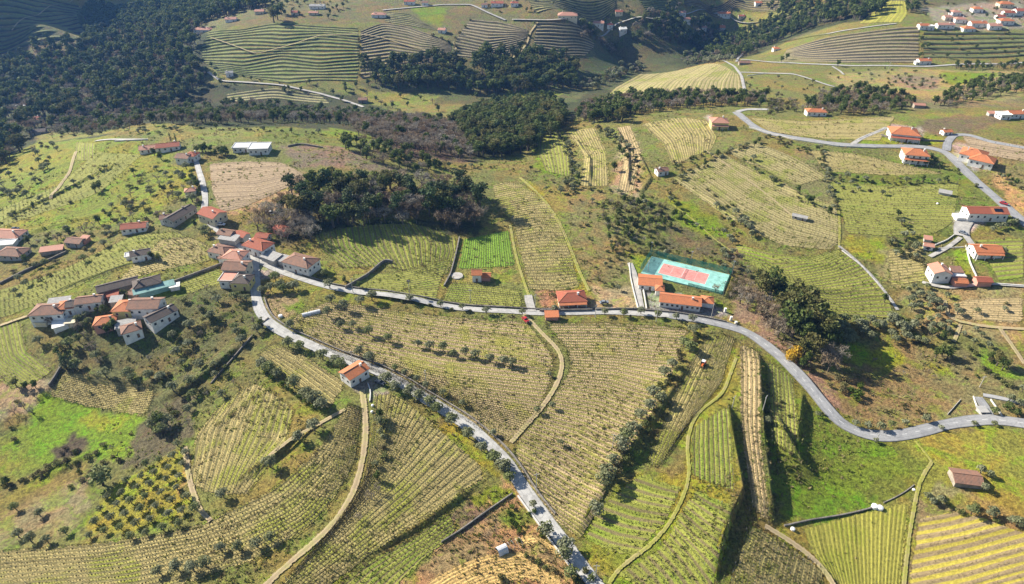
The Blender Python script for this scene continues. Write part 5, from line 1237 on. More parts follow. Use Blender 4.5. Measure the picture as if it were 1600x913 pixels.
# white tanks and small things
def tank(px, py, r, hgt, label):
    p = cast(px, py, hgt)[0]; z = float(h(*p)); t = empty('water_tank', (p[0],p[1],z-.1)); tag(t, label, 'water tank')
    m_ = MB(); m_.tube((0,0,0),(0,0,hgt*.85),r,r,20); m_.tube((0,0,hgt*.85),(0,0,hgt),r,r*.55,20); m_.build('body', M['tank'], t, smooth=False)
    m_ = MB(); m_.tube((0,0,hgt),(0,0,hgt+.12),r*.25,r*.22,10); m_.build('lid', M['tank'], t)
tank(1367.5,789,1.05,1.4,'left one of two round white tanks at the foot of the green meadow'); tank(1376,791.5,1.0,1.35,'right one of two round white tanks at the foot of the green meadow')
tank(1428,764,.5,.5,'pale stone trough where the grass tracks meet'); tank(1239,825,.7,.9,'small white drum at the foot of the dark bank')
tank(582,632,.5,.9,'small white drum beside the farm track'); tank(581,642,.5,.9,'second white drum down the farm track'); tank(438,492,.9,1.1,'white drum in the kitchen garden at the road bend')
tank(1465,317,.6,1.0,'lone white drum on the green slope below the grey shed')
# threshing floor
p = cast(714,431,.3)[0]; tf = MB(); tf.tube((0,0,-1.5),(0,0,.45),3.2,3.0,24); o = tf.build('threshing_floor', M['concrete']); o.location = (p[0],p[1],float(h(*p))); tag(o,'pale round threshing floor left of the small red roofed cottage','threshing floor')
# greenhouse frame at the bottom gardens, polytunnel near the bend
def frame_shed(px, py, L, W, yaw, label, cover, hh=2.2):
    p = cast(px, py, hh*.8)[0]; z = float(h(*p)); r_ = empty('greenhouse', (p[0],p[1],z), R(yaw)); tag(r_, label, 'greenhouse')
    m_ = MB(); n_ = 7
    for q in range(n_):
        x = -L/2 + q*L/(n_-1)
        pts = [(x, W/2*math.cos(t), hh*math.sin(t)) for t in np.linspace(0, math.pi, 8)]
        for a,b in zip(pts[:-1], pts[1:]): m_.tube(a,b,.05,.05,4)
    m_.build('frame', M['metal'], r_)
    m_ = MB(); vv = []; ts = np.linspace(0, math.pi, 9)
    for x in (-L/2, -L*.1 if cover < 1 else L/2):
        vv += [(x, (W/2+.03)*math.cos(t), (hh+.03)*math.sin(t)) for t in ts]
    m_.poly(vv, [(i,i+1,10+i,9+i) for i in range(8)]); m_.build('cover', M['flat'], r_)
frame_shed(795,851,8,3.2,28,'half covered white greenhouse frame in the gardens at the bottom edge',.5)
frame_shed(486,488,8,2.6,25,'low blue white plastic tunnel between olives near the road bend',1,1.2)
# pergola sheet by hamlet, power poles
def pole(px, py, hh, label):
    p = cast(px, py, 0)[0]; z = float(h(*p)); r_ = empty('utility_pole', (p[0],p[1],z), R(random.uniform(0,180))); tag(r_, label, 'utility pole', )
    m_ = MB(); m_.tube((0,0,-.5),(0,0,hh),.17,.11,8); m_.build('mast', M['post'], r_)
    m_ = MB(); m_.box(-.9,.9,-.06,.06,hh-.6,hh-.48); m_.build('crossarm', M['metal'], r_)
    for q in (-.8,0,.8):
        m_ = MB(); m_.tube((q,0,hh-.48),(q,0,hh-.3),.05,.04,6); m_.build('insulator', M['marking'], r_)
for a in [(552,458,8,'wooden pole beside the middle road left of the olives'),(552,572,8,'pole beside the main road behind the roadside house'),(838,765,8,'pole standing in the big brown field beside the main road'),(1111,497,8,'pole in front of the long white building'),(1012,425,7,'pole at the left corner of the sports court'),
          (1143,640,7,'pole at the top of the dark bank'),(1192,640,7,'pole on the brown strip beside the dark bank'),(790,20,10,'tall dark pole at the far road bend'),(823,50,11,'tall dark pole beside the far field lane'),(930,905,7,'pole at the bottom edge beside the main road'),(666,600,7,'pole on the upper side of the main road below the olive row'),(957,700,7,'pole in the brown field left of the olive line'),
          (1387,112,9,'pale pole beside the far right road'),(1530,605,6,'dark post beside the ramp at the lower right'),(1368,690,4,'small post where the right hand road curves')]: pole(*a)
def wires(pts, hh, label):
    P = cast(np.array(pts, float)[:, 0], np.array(pts, float)[:, 1]); m_ = MB()
    for a_, b_ in zip(P[:-1], P[1:]):
        za = float(h(*a_)) + hh - .3; zb = float(h(*b_)) + hh - .3
        for off in (-.7, .7):
            prev = None
            for t_ in np.linspace(0, 1, 9):
                q_ = (a_[0]*(1-t_)+b_[0]*t_ + off*.7, a_[1]*(1-t_)+b_[1]*t_ + off*.7, za*(1-t_)+zb*t_ - 2.2*4*t_*(1-t_)*.35)
                if prev: m_.tube(prev, q_, .025, .025, 3, 0, False)
                prev = q_
    m_.box(P[0][0]-.8, P[0][0]+.8, P[0][1]-.8, P[0][1]+.8, float(h(*P[0]))+hh-.34, float(h(*P[0]))+hh-.30)
    tag(m_.build('power_line', M['rubber']), label, 'power line')
pl = [(640,459),(735,473),(836,481),(930,497),(1025,503)]
for q,(x_,y_) in enumerate(pl): pole(x_, y_, 7.5, ['pole beside the middle road below the curved vines','pole beside the middle road under the terraced plot','pole at the junction with the dirt track','pole on the field verge right of the red shed','pole on the field verge opposite the long white building'][q])
wires(pl, 7.5, 'thin power wires strung along the middle road')
for q,(px,py,lb) in enumerate([(1133,485,'white gate pillar at the left of the court entrance'),(1142,498,'white gate pillar on the roadside near the court entrance'),(1150,503,'low white roadside block right of the court entrance')]):
    p = cast(px,py,1.0)[0]; m_ = MB(); m_.box(-.45,.45,-.45,.45,-.8,2.0 if q<2 else 1.0); m_.box(-.55,.55,-.55,.55,2.01 if q<2 else 1.01,2.15 if q<2 else 1.12); o = m_.build('gate_pillar', M['white']); o.location=(p[0],p[1],float(h(*p))); tag(o, lb, 'pillar')
# ------------------------------------------------------------------ trees
def tri_cloud(r, blobs, n, size, flat=0.5, aspect=1.0, mi=1):
    """leaf clumps: small quads (two triangles) spread through the blobs of a crown"""
    V = []; Ft = []
    wgt = np.array([b[3] * b[4] * b[5] for b in blobs]) ** .75; wgt = wgt / wgt.sum()
    idx = r.choice(len(blobs), n, p=wgt); d = r.normal(size=(n, 3)); d /= np.linalg.norm(d, axis=1)[:, None]; d[:, 2] = np.where(d[:, 2] < -.35, -d[:, 2] * .6, d[:, 2])
    rad = r.uniform(.45, 1.0, n) ** .45; B = np.array(blobs)[idx]; c = B[:, :3] + d * rad[:, None] * B[:, 3:6]
    nrm = d + r.normal(size=(n, 3)) * flat; nrm /= np.linalg.norm(nrm, axis=1)[:, None]
    t = np.cross(nrm, r.normal(size=(n, 3))); t /= np.linalg.norm(t, axis=1)[:, None]; b = np.cross(nrm, t)
    s = (size * r.uniform(.6, 1.3, n))[:, None]; j = lambda: r.uniform(.6, 1.2, (n, 1))
    v = np.stack([c - t * s * j() * aspect, c - b * s * j(), c + t * s * j() * aspect, c + b * s * j()], 1).reshape(-1, 3)
    k = np.arange(n)[:, None] * 4; f = np.concatenate([k + [0, 1, 2], k + [0, 2, 3]], 0)
    return v, f, np.full(len(f), mi)
def limb(mb, a, b, r0, r1, n=5): mb.tube(a, b, r0, r1, n, 0, False)
def mb_tris(mb):
    V = np.array(mb.v, float); F = []
    for f in mb.f:
        for i in range(1, len(f) - 1): F.append((f[0], f[i], f[i + 1]))
    return V, np.array(F), np.zeros(len(F), int)
def make_tree(kind, seed, lod):
    r = np.random.default_rng(seed); u = r.uniform; mb = MB(); blobs = []
    nl = {0: 1.0, 1: .38}[lod]
    if kind == 'olive':      # unit: height about 1
        limb(mb, (0,0,-.1), (.03,.02,.28), .055, .04)
        for q in range(5):
            a = q * 1.257 + u(-.3,.3); e = (math.cos(a)*u(.18,.28), math.sin(a)*u(.18,.28), u(.5,.68)); limb(mb, (.03,.02,.26), e, .03, .012, 4)
            blobs.append((e[0]*1.1, e[1]*1.1, e[2], u(.21,.29), u(.21,.29), u(.19,.26)))
        blobs.append((0,0,.74,.27,.27,.22)); cl = tri_cloud(r, blobs, int(420*nl), .056 if lod == 0 else .09, .7, 1.3)
    elif kind == 'round':    # evergreen oak
        limb(mb, (0,0,-.1), (0,0,.4), .05, .035)
        for q in range(9):
            a = u(0,6.28); rr_ = u(.08,.26); zz = u(.42,.85); e = (math.cos(a)*rr_, math.sin(a)*rr_, zz); limb(mb, (0,0,.34), e, .02, .008, 4)
            s = u(.13,.21); blobs.append((e[0], e[1], e[2], s, s, s*.85))
        blobs.append((0,0,.60,.24,.24,.28)); blobs.append((0,0,.4,.2,.2,.16)); cl = tri_cloud(r, blobs, int(780*nl), .040 if lod == 0 else .066, .7)
    elif kind == 'pine':     # bare stem, irregular flattish plates
        limb(mb, (0,0,-.1), (.02,0,.55), .026, .02); limb(mb, (.02,0,.55), (.0,.02,.9), .02, .008)
        for q in range(11):
            a = u(0,6.28); zz = u(.42,.95); rr_ = u(.06,.2)*(1.25-zz*.6); e = (math.cos(a)*rr_, math.sin(a)*rr_, zz); limb(mb, (.01,0,zz-.06), e, .010, .005, 3)
            s = u(.09,.15); blobs.append((e[0], e[1], e[2], s*1.15, s*1.15, s*.85))
        cl = tri_cloud(r, blobs, int(560*nl), .032 if lod == 0 else .056, .7)
    elif kind == 'bush':
        for q in range(6):
            a = u(0,6.28); rr_ = u(0,.4); s = u(.25,.42); blobs.append((math.cos(a)*rr_, math.sin(a)*rr_, u(.2,.55), s, s, s*.85))
        limb(mb, (0,0,-.1), (0,0,.4), .05, .03, 4); cl = tri_cloud(r, blobs, int(240*nl), .085 if lod == 0 else .15, .8)
    elif kind == 'cypress':
        limb(mb, (0,0,-.1), (0,0,.3), .03, .02)
        for q in range(9): zz = .1 + q*.1; s = .10*(1-abs(zz-.38)*1.05) + .015; blobs.append((u(-.01,.01), u(-.01,.01), zz, s, s, .09))
        cl = tri_cloud(r, blobs, int(360*nl), .026, .8)
    elif kind in ('bare', 'russet'):
        limb(mb, (0,0,-.1), (0,0,.26), .035, .026)
        tips = []
        def grow(p, d, ln, rad, dep):
            e = p + d * ln; limb(mb, tuple(p), tuple(e), rad, rad*.6, 4 if dep < 2 else 3)
            if dep >= (3 if lod == 0 else 2): tips.append(e); return
            for _ in range(3):
                nd = d + r.normal(size=3)*.52 + np.array([0,0,.14]); nd /= np.linalg.norm(nd); grow(e, nd, ln*u(.62,.82), rad*.55, dep+1)
        for q in range(4):
            a = q*1.57 + u(-.4,.4); d = np.array([math.cos(a)*.6, math.sin(a)*.6, .9]); d /= np.linalg.norm(d); grow(np.array([0,0,.24]), d, u(.17,.23), .020, 0)
        n = int(520*nl); T_ = np.array(tips); c = T_[r.integers(0, len(T_), n)] + r.normal(size=(n,3))*.032
        d = r.normal(size=(n,3)) + [0,0,.6]; d /= np.linalg.norm(d,axis=1)[:,None]; t = np.cross(d, r.normal(size=(n,3))); t /= np.linalg.norm(t,axis=1)[:,None]
        L_ = u(.05,.11,(n,1)); wd = .006 if lod == 0 else .012
        if kind == 'russet': wd *= 1.9
        v = np.stack([c - t*wd, c + t*wd, c + d*L_ + t*wd*.5, c + d*L_ - t*wd*.5], 1).reshape(-1,3); k_ = np.arange(n)[:,None]*4
        f = np.concatenate([k_+[0,1,2], k_+[0,2,3]], 0); cl = (v, f, np.ones(len(f), int))
    wood = mb_tris(mb)
    return wood, cl
LEAF = dict(olive='olive', round='ever', pine='pine', bush='bush', cypress='pine', bare='twig', russet='twigred')
LEAF2 = dict(olive='olive2', round='ever2', pine='pine', bush='bush2', cypress='pine', bare='twig2', russet='twigred')
NAME = dict(olive='olive_tree', round='evergreen_tree', pine='pine_tree', bush='bush', cypress='cypress_tree', bare='bare_tree', russet='russet_tree')
CATN = dict(olive='olive tree', round='tree', pine='pine tree', bush='bush', cypress='cypress', bare='bare tree', russet='bare tree')
ADJ = dict(olive='grey green olive tree', round='dark round evergreen tree', pine='dark pine with a bare trunk', bush='low rounded bush', cypress='narrow dark cypress', bare='leafless grey brown tree', russet='leafless russet brown tree')
PROTO = {}
for kd in LEAF:
    for vv_ in range(4 if kd not in ('cypress',) else 2):
        wood, cl = make_tree(kd, 100 + vv_ * 7 + len(kd) * 31, 0)
        LF = LEAF2 if vv_ in (1,) or (vv_ == 3 and kd != 'round') else LEAF
        tm = mesh_np('trunk', *wood[:2], [M['bark']]); cm = mesh_np('crown', *cl[:2], [M[LF[kd]]])
        v, f, m = tri_join([wood, cl]); one = mesh_np(NAME[kd], v, f, [M['bark'], M[LF[kd]]], m)
        w2, c2 = make_tree(kd, 500 + vv_ * 7 + len(kd) * 31, 1)
        if LF is LEAF2: c2 = (c2[0], c2[1], c2[2] * 2)
        PROTO[(kd, vv_)] = (tm, cm, one, tri_join([w2, c2]))
NV = {kd: len([1 for q in PROTO if q[0] == kd]) for kd in LEAF}
TREES = {kd: [] for kd in LEAF}
def shorten(s): return s.replace('leafless grey brown', 'leafless').replace('dark pine with a bare trunk', 'dark pine') if len(s.split()) > 15 else s
def put(kd, x, y, H_, label, wide=1.0, leaf=None):
    TREES[kd].append(dict(x=x, y=y, H=H_, label=label, wide=wide, leaf=leaf, rz=random.uniform(0, 6.28)))
def points(kd, pts, H_, where, wide=1.0, jit=.15, leaf=None, adj=None):
    a = np.array(pts, float); P = cast(a[:, 0], a[:, 1], H_ * .6)
    for (x, y) in P: put(kd, x, y, H_ * random.uniform(1 - jit, 1 + jit), shorten((adj or ADJ[kd]) + ' ' + where), wide, leaf)
occ = np.concatenate(ROADPTS); cell = {}
for x, y, w_ in occ: cell.setdefault((int(x // 6), int(y // 6)), []).append((x, y, w_))
def free(x, y):
    i, j = int(x // 6), int(y // 6)
    for a in (-1, 0, 1):
        for b in (-1, 0, 1):
            for (X, Y, w_) in cell.get((i + a, j + b), ()):
                if (X - x) ** 2 + (Y - y) ** 2 < (w_ * .5 + 1.2) ** 2: return False
    return True
HP = np.array(HPOS)
def clear(x, y, H_):
    dx = HP[:, 0] - x; dy = HP[:, 1] - y; r_ = HP[:, 2]
    if ((np.hypot(dx, dy) < r_ + 2.0)).any(): return False
    return not ((np.abs(dx) < r_ + 1) & (dy > 0) & (dy < H_ * 2.0 + r_ * .5) & (H_ > 3.5)).any()
def area(poly, mix, spacing, where, jit=.2, dens=1.0, clump=0.0):
    """mix: list of (kind, share, height, wide)"""
    P = W2(poly); lo, hi = P.min(0), P.max(0)
    X, Y = np.meshgrid(np.arange(lo[0], hi[0], spacing), np.arange(lo[1], hi[1], spacing)); X = X.ravel() + rng.normal(0, spacing * .3, X.size); Y = Y.ravel() + rng.normal(0, spacing * .3, Y.size)
    k = inside(P, X, Y) & (rng.random(X.size) < dens)
    if clump: k &= (np.sin(X / 9 + 2 * np.sin(Y / 13)) + np.sin(Y / 8 + 1.7 * np.sin(X / 11)) + rng.normal(0, .5, X.size)) > clump
    sh = np.cumsum([m[1] for m in mix]); sh = sh / sh[-1]
    for x, y in zip(X[k], Y[k]):
        kd, _, H_, wd = mix[int(np.searchsorted(sh, random.random()))]
        if clear(x, y, H_) and free(x, y): put(kd, x, y, H_ * random.uniform(1 - jit, 1 + jit), shorten(ADJ[kd] + ' ' + where), wd)
# individual olives
points('olive', [(606,527),(653,535),(672,539),(692,541),(708,550),(726,548),(743,552),(765,558),(786,562),(800,565),(576,516),(531,505),(551,505),(561,547),(577,557)], 4.4, 'in the row crossing the big brown field')
points('olive', [(514,443),(580,461),(563,468),(537,475),(516,466),(511,486),(452,504),(441,449),(422,447),(430,432),(408,450)], 5.2, 'between the two roads below the village')
points('olive', [(617,573),(633,580),(651,590),(665,600),(692,611),(722,628)], 3.6, 'on the upper side of the main road')
points('olive', [(468,538),(449,534),(503,554),(522,560),(531,567),(602,590),(617,602),(640,608),(654,617),(682,635),(672,626)], 4.8, 'on the lower side of the main road', wide=1.1)
points('olive', [(705,655),(731,676),(752,696),(772,713),(786,727),(796,742)], 4.6, 'leaning over the main road above the gardens', wide=1.15)
points('olive', [(852,826),(881,863),(893,893),(885,850)], 5.2, 'beside the main road near the bottom edge', wide=1.1)
points('olive', [(409,565),(431,580),(458,597),(477,613),(501,628),(490,620),(420,573)], 5.2, 'in the hedge line left of the roadside house', wide=1.15)
points('bush', [(413,580),(424,588),(438,598),(448,604),(455,610),(466,618),(478,625),(488,632)], 2.6, 'in the hedge line left of the roadside house', leaf='citrus', adj='glossy green citrus bush')
points('olive', [(489,663),(465,679),(420,720)], 5.4, 'on the dirt terrace below the hedge line')
points('olive', [(421,837),(347,770),(306,791),(343,853),(370,852),(400,848),(320,878),(300,885),(246,889),(274,883)], 4.2, 'among the sweeping rows at the lower left')
points('bare', [(577,771),(590,762),(560,805)], 4.2, 'beside the dirt farm track')
points('olive', [(26,833),(72,842),(46,840),(60,800),(22,790),(100,828)], 3.8, 'on the dry plot at the lower left edge')
points('olive', [(770,674),(833,787),(876,690),(863,633),(858,583),(840,640)], 3.0, 'alone in the big brown field')
points('olive', [(979,680),(972,692),(958,716),(950,735),(945,747),(1069,533),(1079,541),(1051,565),(1039,579),(1022,611),(1033,618),(1015,631),(1002,645),(1085,513),(990,668),(932,792)], 5.4, 'in the line of olives right of the big brown field', wide=1.1)
points('bush', [(1092,520),(1085,528),(1060,548),(1065,558),(1048,585),(1042,595),(1030,600),(1025,640),(1018,650),(1008,660),(1000,668),(1015,670),(975,715),(965,728),(970,700),(985,712),(958,742)], 3.2, 'under the line of olives', adj='dense green bush', leaf='bush')
points('olive', [(816,486),(945,486),(975,488),(1002,485),(1028,490),(1057,493),(1082,497),(722,478),(760,484),(688,474),(640,466)], 3.8, 'on the verge of the middle road')
points('bush', [(610,466),(628,470),(655,474),(672,476),(705,482),(735,485),(780,490),(800,492),(1040,496),(1070,505),(1095,508),(985,493)], 1.6, 'on the verge of the middle road')
points('olive', [(1357,663),(1377,666),(1394,661),(1415,658),(1448,654),(1338,660)], 3.4, 'on the upper verge of the right hand bend')
points('olive', [(1471,667),(1523,661),(1554,661),(1369,687)], 2.6, 'on the lower verge of the right hand road')
points('olive', [(1534,733),(1549,739),(1451,774),(1471,780),(1553,797),(1583,811),(1540,760),(1458,780)], 3.4, 'in the meadow around the lone barn')
points('olive', [(1555,640),(1580,620),(1595,628),(1600,605)], 4.2, 'at the right edge above the ramp'); points('bush', [(1578,633),(1592,640)], 4, 'at the right edge above the ramp', adj='dark rounded bush', leaf='ever')
# orchard grid
A0, A1, B0, B1 = W2([(140,832),(292,828),(165,790),(290,700)])
orch = inside(W2([(130,842),(160,775),(278,690),(302,720),(296,830),(200,845)]), *(lambda g: (g[0].ravel(), g[1].ravel()))(np.meshgrid(np.arange(-150,-80,1),np.arange(120,230,1)))) if False else None
OP = W2([(128,840),(165,770),(280,692),(300,722),(294,828),(200,843)]); dirx = np.array([math.cos(R(12)), math.sin(R(12))]); diry = np.array([math.cos(R(98)), math.sin(R(98))]); c0 = OP.mean(0)
for a_ in range(-12, 13):
    for b_ in range(-12, 13):
        q = c0 + dirx * a_ * 5.0 + diry * b_ * 5.4 + rng.normal(0, .2, 2)
        if inside(OP, q[:1], q[1:])[0]: put('olive', q[0], q[1], 3.0 * random.uniform(.88, 1.12), 'small round olive tree in the dense orchard at lower left', 1.05)
# big and special trees
points('olive', [(155,745)], 7.5, 'at the lower edge of the bright meadow', wide=1.2, adj='broad grey olive tree'); points('round', [(248,652)], 8, 'right of the bright meadow', adj='large dark tree', wide=1.1); points('olive', [(252,668),(260,655),(236,660)], 5.5, 'right of the bright meadow')
points('bush', [(100,698),(112,705),(95,706),(122,700)], 2.2, 'heap on the bright meadow', adj='brown bramble', leaf='twigred')
points('bush', [(22,684),(60,735),(75,728),(50,742),(85,722),(105,716),(38,748),(15,755),(140,735),(125,748),(110,758),(160,720)], 2.4, 'along the dark bank of the bright meadow')
points('cypress', [(94,556),(97,562)], 9, 'at the end of the dark wall', wide=1.3)
points('round', [(22,596),(38,600),(52,598)], 5, 'beside the pale path at the left edge', wide=1.2); points('bare', [(20,640),(35,632),(48,640),(12,655)], 4.5, 'over the pale ground at the left edge')
points('bush', [(139,590),(142,612)], 1.8, 'in the dotted vine plot')
points('round', [(166,512),(175,508)], 6, 'below the salmon roofed house', wide=1.3, adj='broad leafy tree'); points('round', [(150,482),(160,484),(193,455),(202,458)], 4.5, 'between the houses of the left hamlet', wide=1.2)
points('russet', [(174,455),(78,500)], 4.5, 'between the houses of the left hamlet'); points('olive', [(122,497),(135,490),(128,505),(138,500)], 3.6, 'between the houses of the left hamlet')
points('bush', [(91,537)], 5, 'below the left hamlet', adj='pale yellowish leafy bush', leaf='bush')
points('round', [(236,398),(246,401)], 4.5, 'right of the lone white cottage', wide=1.2, adj='dark round bush'); 
points('round', [(153,288),(147,293),(240,236),(250,242)], 6, 'on the upper left slope', wide=1.1)
area([(308,236),(334,236),(334,241),(308,241)], [('round',1,6,1.5)], 3.0, 'in the dark clipped hedge by the modern villa'); area([(338,240),(366,242),(366,247),(338,246)], [('round',1,5.5,1.5)], 3.0, 'in the dark clipped hedge by the modern villa')
points('round', [(432,18),(438,10),(426,22)], 17, 'on the far hill', wide=1.1, adj='big dark tree'); 
points('round', [(1195,445),(1208,440),(1222,452),(1236,462),(1248,478),(1258,492),(1244,500),(1262,510),(1276,498),(1285,512),(1230,478),(1268,478),(1255,460)], 16, 'in the dark wood right of the court', wide=1.1)
points('bare', [(1160,455),(1172,465),(1178,450),(1186,470),(1198,480),(1210,492),(1220,508),(1160,440),(1205,465),(1290,545),(1300,560),(1310,550),(1228,500)], 12, 'in the dark wood right of the court')
points('round', [(1275,540),(1290,530),(1262,535),(1300,520)], 12, 'in the dark wood right of the court')
points('bush', [(1236,546),(1244,551),(1240,556),(1248,544)], 5.5, 'in bloom beside the right hand road', leaf='mimosa', adj='yellow flowering mimosa', wide=.8)
points('bush', [(1345,600),(1338,618),(1330,606),(1342,612)], 3.6, 'on the slope under the dark wood', leaf='citrus', adj='bright green bush'); points('bush', [(1325,590),(1318,598),(1310,588),(1318,606)], 3.4, 'on the slope under the dark wood')
points('round', [(1476,545),(1466,548),(1484,550)], 6.5, 'in the scrub right of the bright grass patch', wide=1.3); points('round', [(1563,558),(1572,565)], 8, 'at the right above the green slope', wide=1.0)
points('bush', [(1540,575),(1555,585),(1570,595),(1580,600),(1548,560)], 3, 'on the green slope at the right'); points('bush', [(1415,500),(1408,495),(1422,498)], 3.6, 'at the end of the pale field path', leaf='ever')
points('round', [(1384,465)], 5, 'beside the pale field path')
points('olive', [(1132,360),(1165,340),(1150,330),(1120,320),(1040,395),(1130,392),(1135,400),(1165,348),(1172,352),(1140,368),(1145,375),(1158,345)], 4.2, 'on the banks right of the court')
points('round', [(1052,332),(1058,318),(1048,350),(1065,336)], 5, 'beside the tiny cottage on the terraces')
points('round', [(973,235),(980,242),(968,230),(960,260)], 6, 'on the narrow pale terraces'); points('bush', [(985,262),(990,275),(985,285),(995,250),(1000,240),(1005,262)], 2.2, 'on the narrow pale terraces')
points('cypress', [(265,212),(273,212)], 8, 'beyond the upper left slope')
points('bush', [(1410,392),(1420,398),(1428,402),(1400,388),(1440,405),(1432,395),(1445,412)], 3, 'in the scrub left of the pink roofed house')
points('round', [(1456,245),(1462,250),(1470,256),(1448,252)], 5.5, 'beside the tall white house with orange roof', wide=1.2)
points('olive', [(1560,352),(1570,350),(1580,348),(1552,356),(1587,346)], 4, 'in the row below the big house with solar panels')
points('olive', [(1560,388),(1568,392)], 4, 'right of the orange roofed bungalow')
points('bush', [(888,452),(864,458),(905,470),(890,472),(898,468)], 3, 'in the garden of the cream house'); points('olive', [(866,480)], 4, 'in the garden of the cream house')
points('bare', [(1119,448)], 6, 'on the right end of the sports court')
points('bush', [(795,800),(800,812),(806,820),(812,828),(818,818),(828,800),(835,796),(800,790),(846,835),(810,842)], 1.8, 'in the vegetable gardens', leaf='citrus', adj='dense leafy vegetable clump')
points('bush', [(832,870),(842,876),(853,884),(865,888),(822,866)], 2.2, 'on the bank of the ochre gardens')
points('bush', [(785,900),(900,905),(915,890),(925,900)], 2.4, 'at the bottom edge beside the main road', leaf='ever', adj='dark bush')
# woods
points('bare', [(408,330),(418,338),(428,326),(438,334),(448,340),(456,350),(466,344),(474,356),(462,332),(484,362),(400,345),(432,348),(447,362),(478,346)], 10, 'in the bare grove behind the village', wide=1.15)
MIXF = [('round', 5, 14, 1.1), ('pine', 1.6, 17, 1.1), ('bare', 2.6, 12, 1.1), ('russet', 1.6, 11, 1.1), ('olive', .8, 9, 1.1)]
area([(50,80),(140,66),(160,60),(160,110),(40,105)], MIXF, 9.5, 'at the foot of the shaded hill at top left')
area([(170,30),(300,25),(330,58),(300,80),(310,105),(325,128),(270,168),(60,195),(-60,190),(-60,95),(120,90),(130,70)], MIXF, 9.0, 'in the big shaded wood at upper left')
area([(140,-15),(420,-15),(420,12),(330,34),(170,40),(140,60),(128,40)], [('round', 4, 15, 1.1), ('pine', 1, 16, 1)], 9, 'in the shaded wood at the top left')
area([(-60,190),(60,198),(50,222),(22,250),(-10,275),(-60,310)], MIXF, 9, 'in the wood at the left edge')
area([(60,196),(270,168),(420,163),(560,180),(690,192),(700,205),(560,196),(400,196),(200,200),(60,205)], [('round',4,9,1),('bare',4,9,1),('russet',2,8,1)], 8, 'in the tree band above the valley')
area([(540,186),(690,192),(720,212),(745,250),(640,240),(560,212)], [('bare',6,10,1),('russet',1,9,1),('round',.5,8,1)], 6.5, 'in the grey leafless wood on the valley side')
area([(520,225),(560,222),(660,245),(700,262),(650,272),(600,262),(560,245)], [('round',3,8,1),('bare',2,8,1)], 7, 'along the rim of the brown clearing')
area([(700,195),(760,168),(862,162),(888,190),(872,212),(840,232),(800,245),(750,250),(725,225)], [('round',8,12,1.15),('pine',1,13,1)], 7, 'in the dense green wood of the middle')
area([(440,322),(475,296),(560,290),(640,296),(705,288),(752,308),(755,345),(733,362),(690,354),(600,354),(540,358),(480,354)], [('round',4.5,13,1.15),('pine',3,15,1.2),('bare',3.6,13,1.15),('russet',1.8,11,1.2)], 6.4, 'in the grove above the curved vines')
area([(405,340),(440,322),(480,345),(490,364),(430,356),(408,352)], [('bare',6,10,1.1),('round',1,8,1)], 7.5, 'in the bare grove behind the village')
area([(680,335),(752,325),(752,352),(700,360)], [('russet',3,11,1.2),('bare',1,10,1.15),('round',3,11,1.1)], 7, 'at the right end of the grove')
area([(570,118),(640,92),(700,96),(735,112),(755,82),(800,88),(880,92),(905,112),(900,140),(820,150),(760,150),(690,140),(600,140)], [('round',5,15,1.1),('pine',2,17,1),('bare',.7,12,1)], 8.5, 'in the dark wood across the valley')
area([(900,42),(985,48),(1060,32),(1110,40),(1180,60),(1200,68),(1155,92),(1090,78),(1040,72),(980,72),(910,66)], [('round',5,13,1.1),('bare',2.5,13,1.05),('russet',.7,11,1)], 8.2, 'in the shaded ravine')
area([(560,96),(600,90),(560,108)], [('round',1,9,1)], 8, 'at the corner of the far terraces')
area([(900,128),(940,118),(1000,100),(1010,112),(960,128),(905,145)], [('bush',3,6,.8),('olive',2,7,1),('bare',1,7,1)], 7, 'along the stream of the valley')
area([(1060,88),(1150,80),(1150,96),(1070,104)], [('olive',2,7,1),('bare',2,8,1),('round',1,8,1)], 8, 'above the dry field across the valley')
area([(1150,60),(1200,30),(1225,-10),(1385,-10),(1380,20),(1345,32),(1290,40),(1235,58),(1195,75),(1160,76)], [('round',5,14,1.1),('bare',2,12,1.05),('pine',1,15,1)], 9, 'in the dark wood at the upper right')
area([(1412,-10),(1445,-10),(1430,26),(1415,22)], [('round',3,9,1),('bare',1,8,1)], 8, 'left of the far right village')
area([(905,170),(985,152),(1145,150),(1195,152),(1192,168),(1100,168),(985,182),(920,192),(895,190)], [('round',4,9,1.15),('bare',4,8.5,1.15),('russet',2,8,1.1)], 6.0, 'in the tree band beyond the middle terraces')
area([(925,178),(975,172),(975,192),(928,192)], [('round',1,10,1.2)], 7, 'in the dark clump above the terraces')
area([(1285,145),(1340,140),(1420,152),(1425,170),(1360,182),(1250,178),(1260,165)], [('bare',4,6.5,1.25),('round',2.5,7.5,1.15),('russet',2.5,6,1.2)], 5.0, 'in the brown scrub on the right hillside')
area([(1195,160),(1245,158),(1250,175),(1200,180)], [('bare',3,5,1.2),('bush',3,4,1)], 5.5, 'in the scrub behind the lone orange roofed house')
area([(1510,132),(1620,120),(1620,145),(1560,150),(1480,168),(1450,165)], [('round',3,6.5,1.2),('bare',3,6,1.2)], 5.5, 'in the hedge at the far right')
area([(1480,105),(1620,98),(1620,110),(1490,112)], [('round',2,6,1.1),('bare',1,6,1)], 7, 'below the far right road')
area([(935,318),(975,308),(1040,325),(1050,345),(1010,372),(960,378),(935,350)], [('round',3,5,1.2),('bare',2,4,1.2),('bush',4,3,1)], 4.6, 'in the dark thicket above the court')
area([(945,370),(1030,368),(1050,395),(1010,398),(970,410),(950,395)], [('bush',4,2.6,1),('round',1,5,1.1),('bare',2,3.5,1.2)], 5, 'in the scrub behind the court')
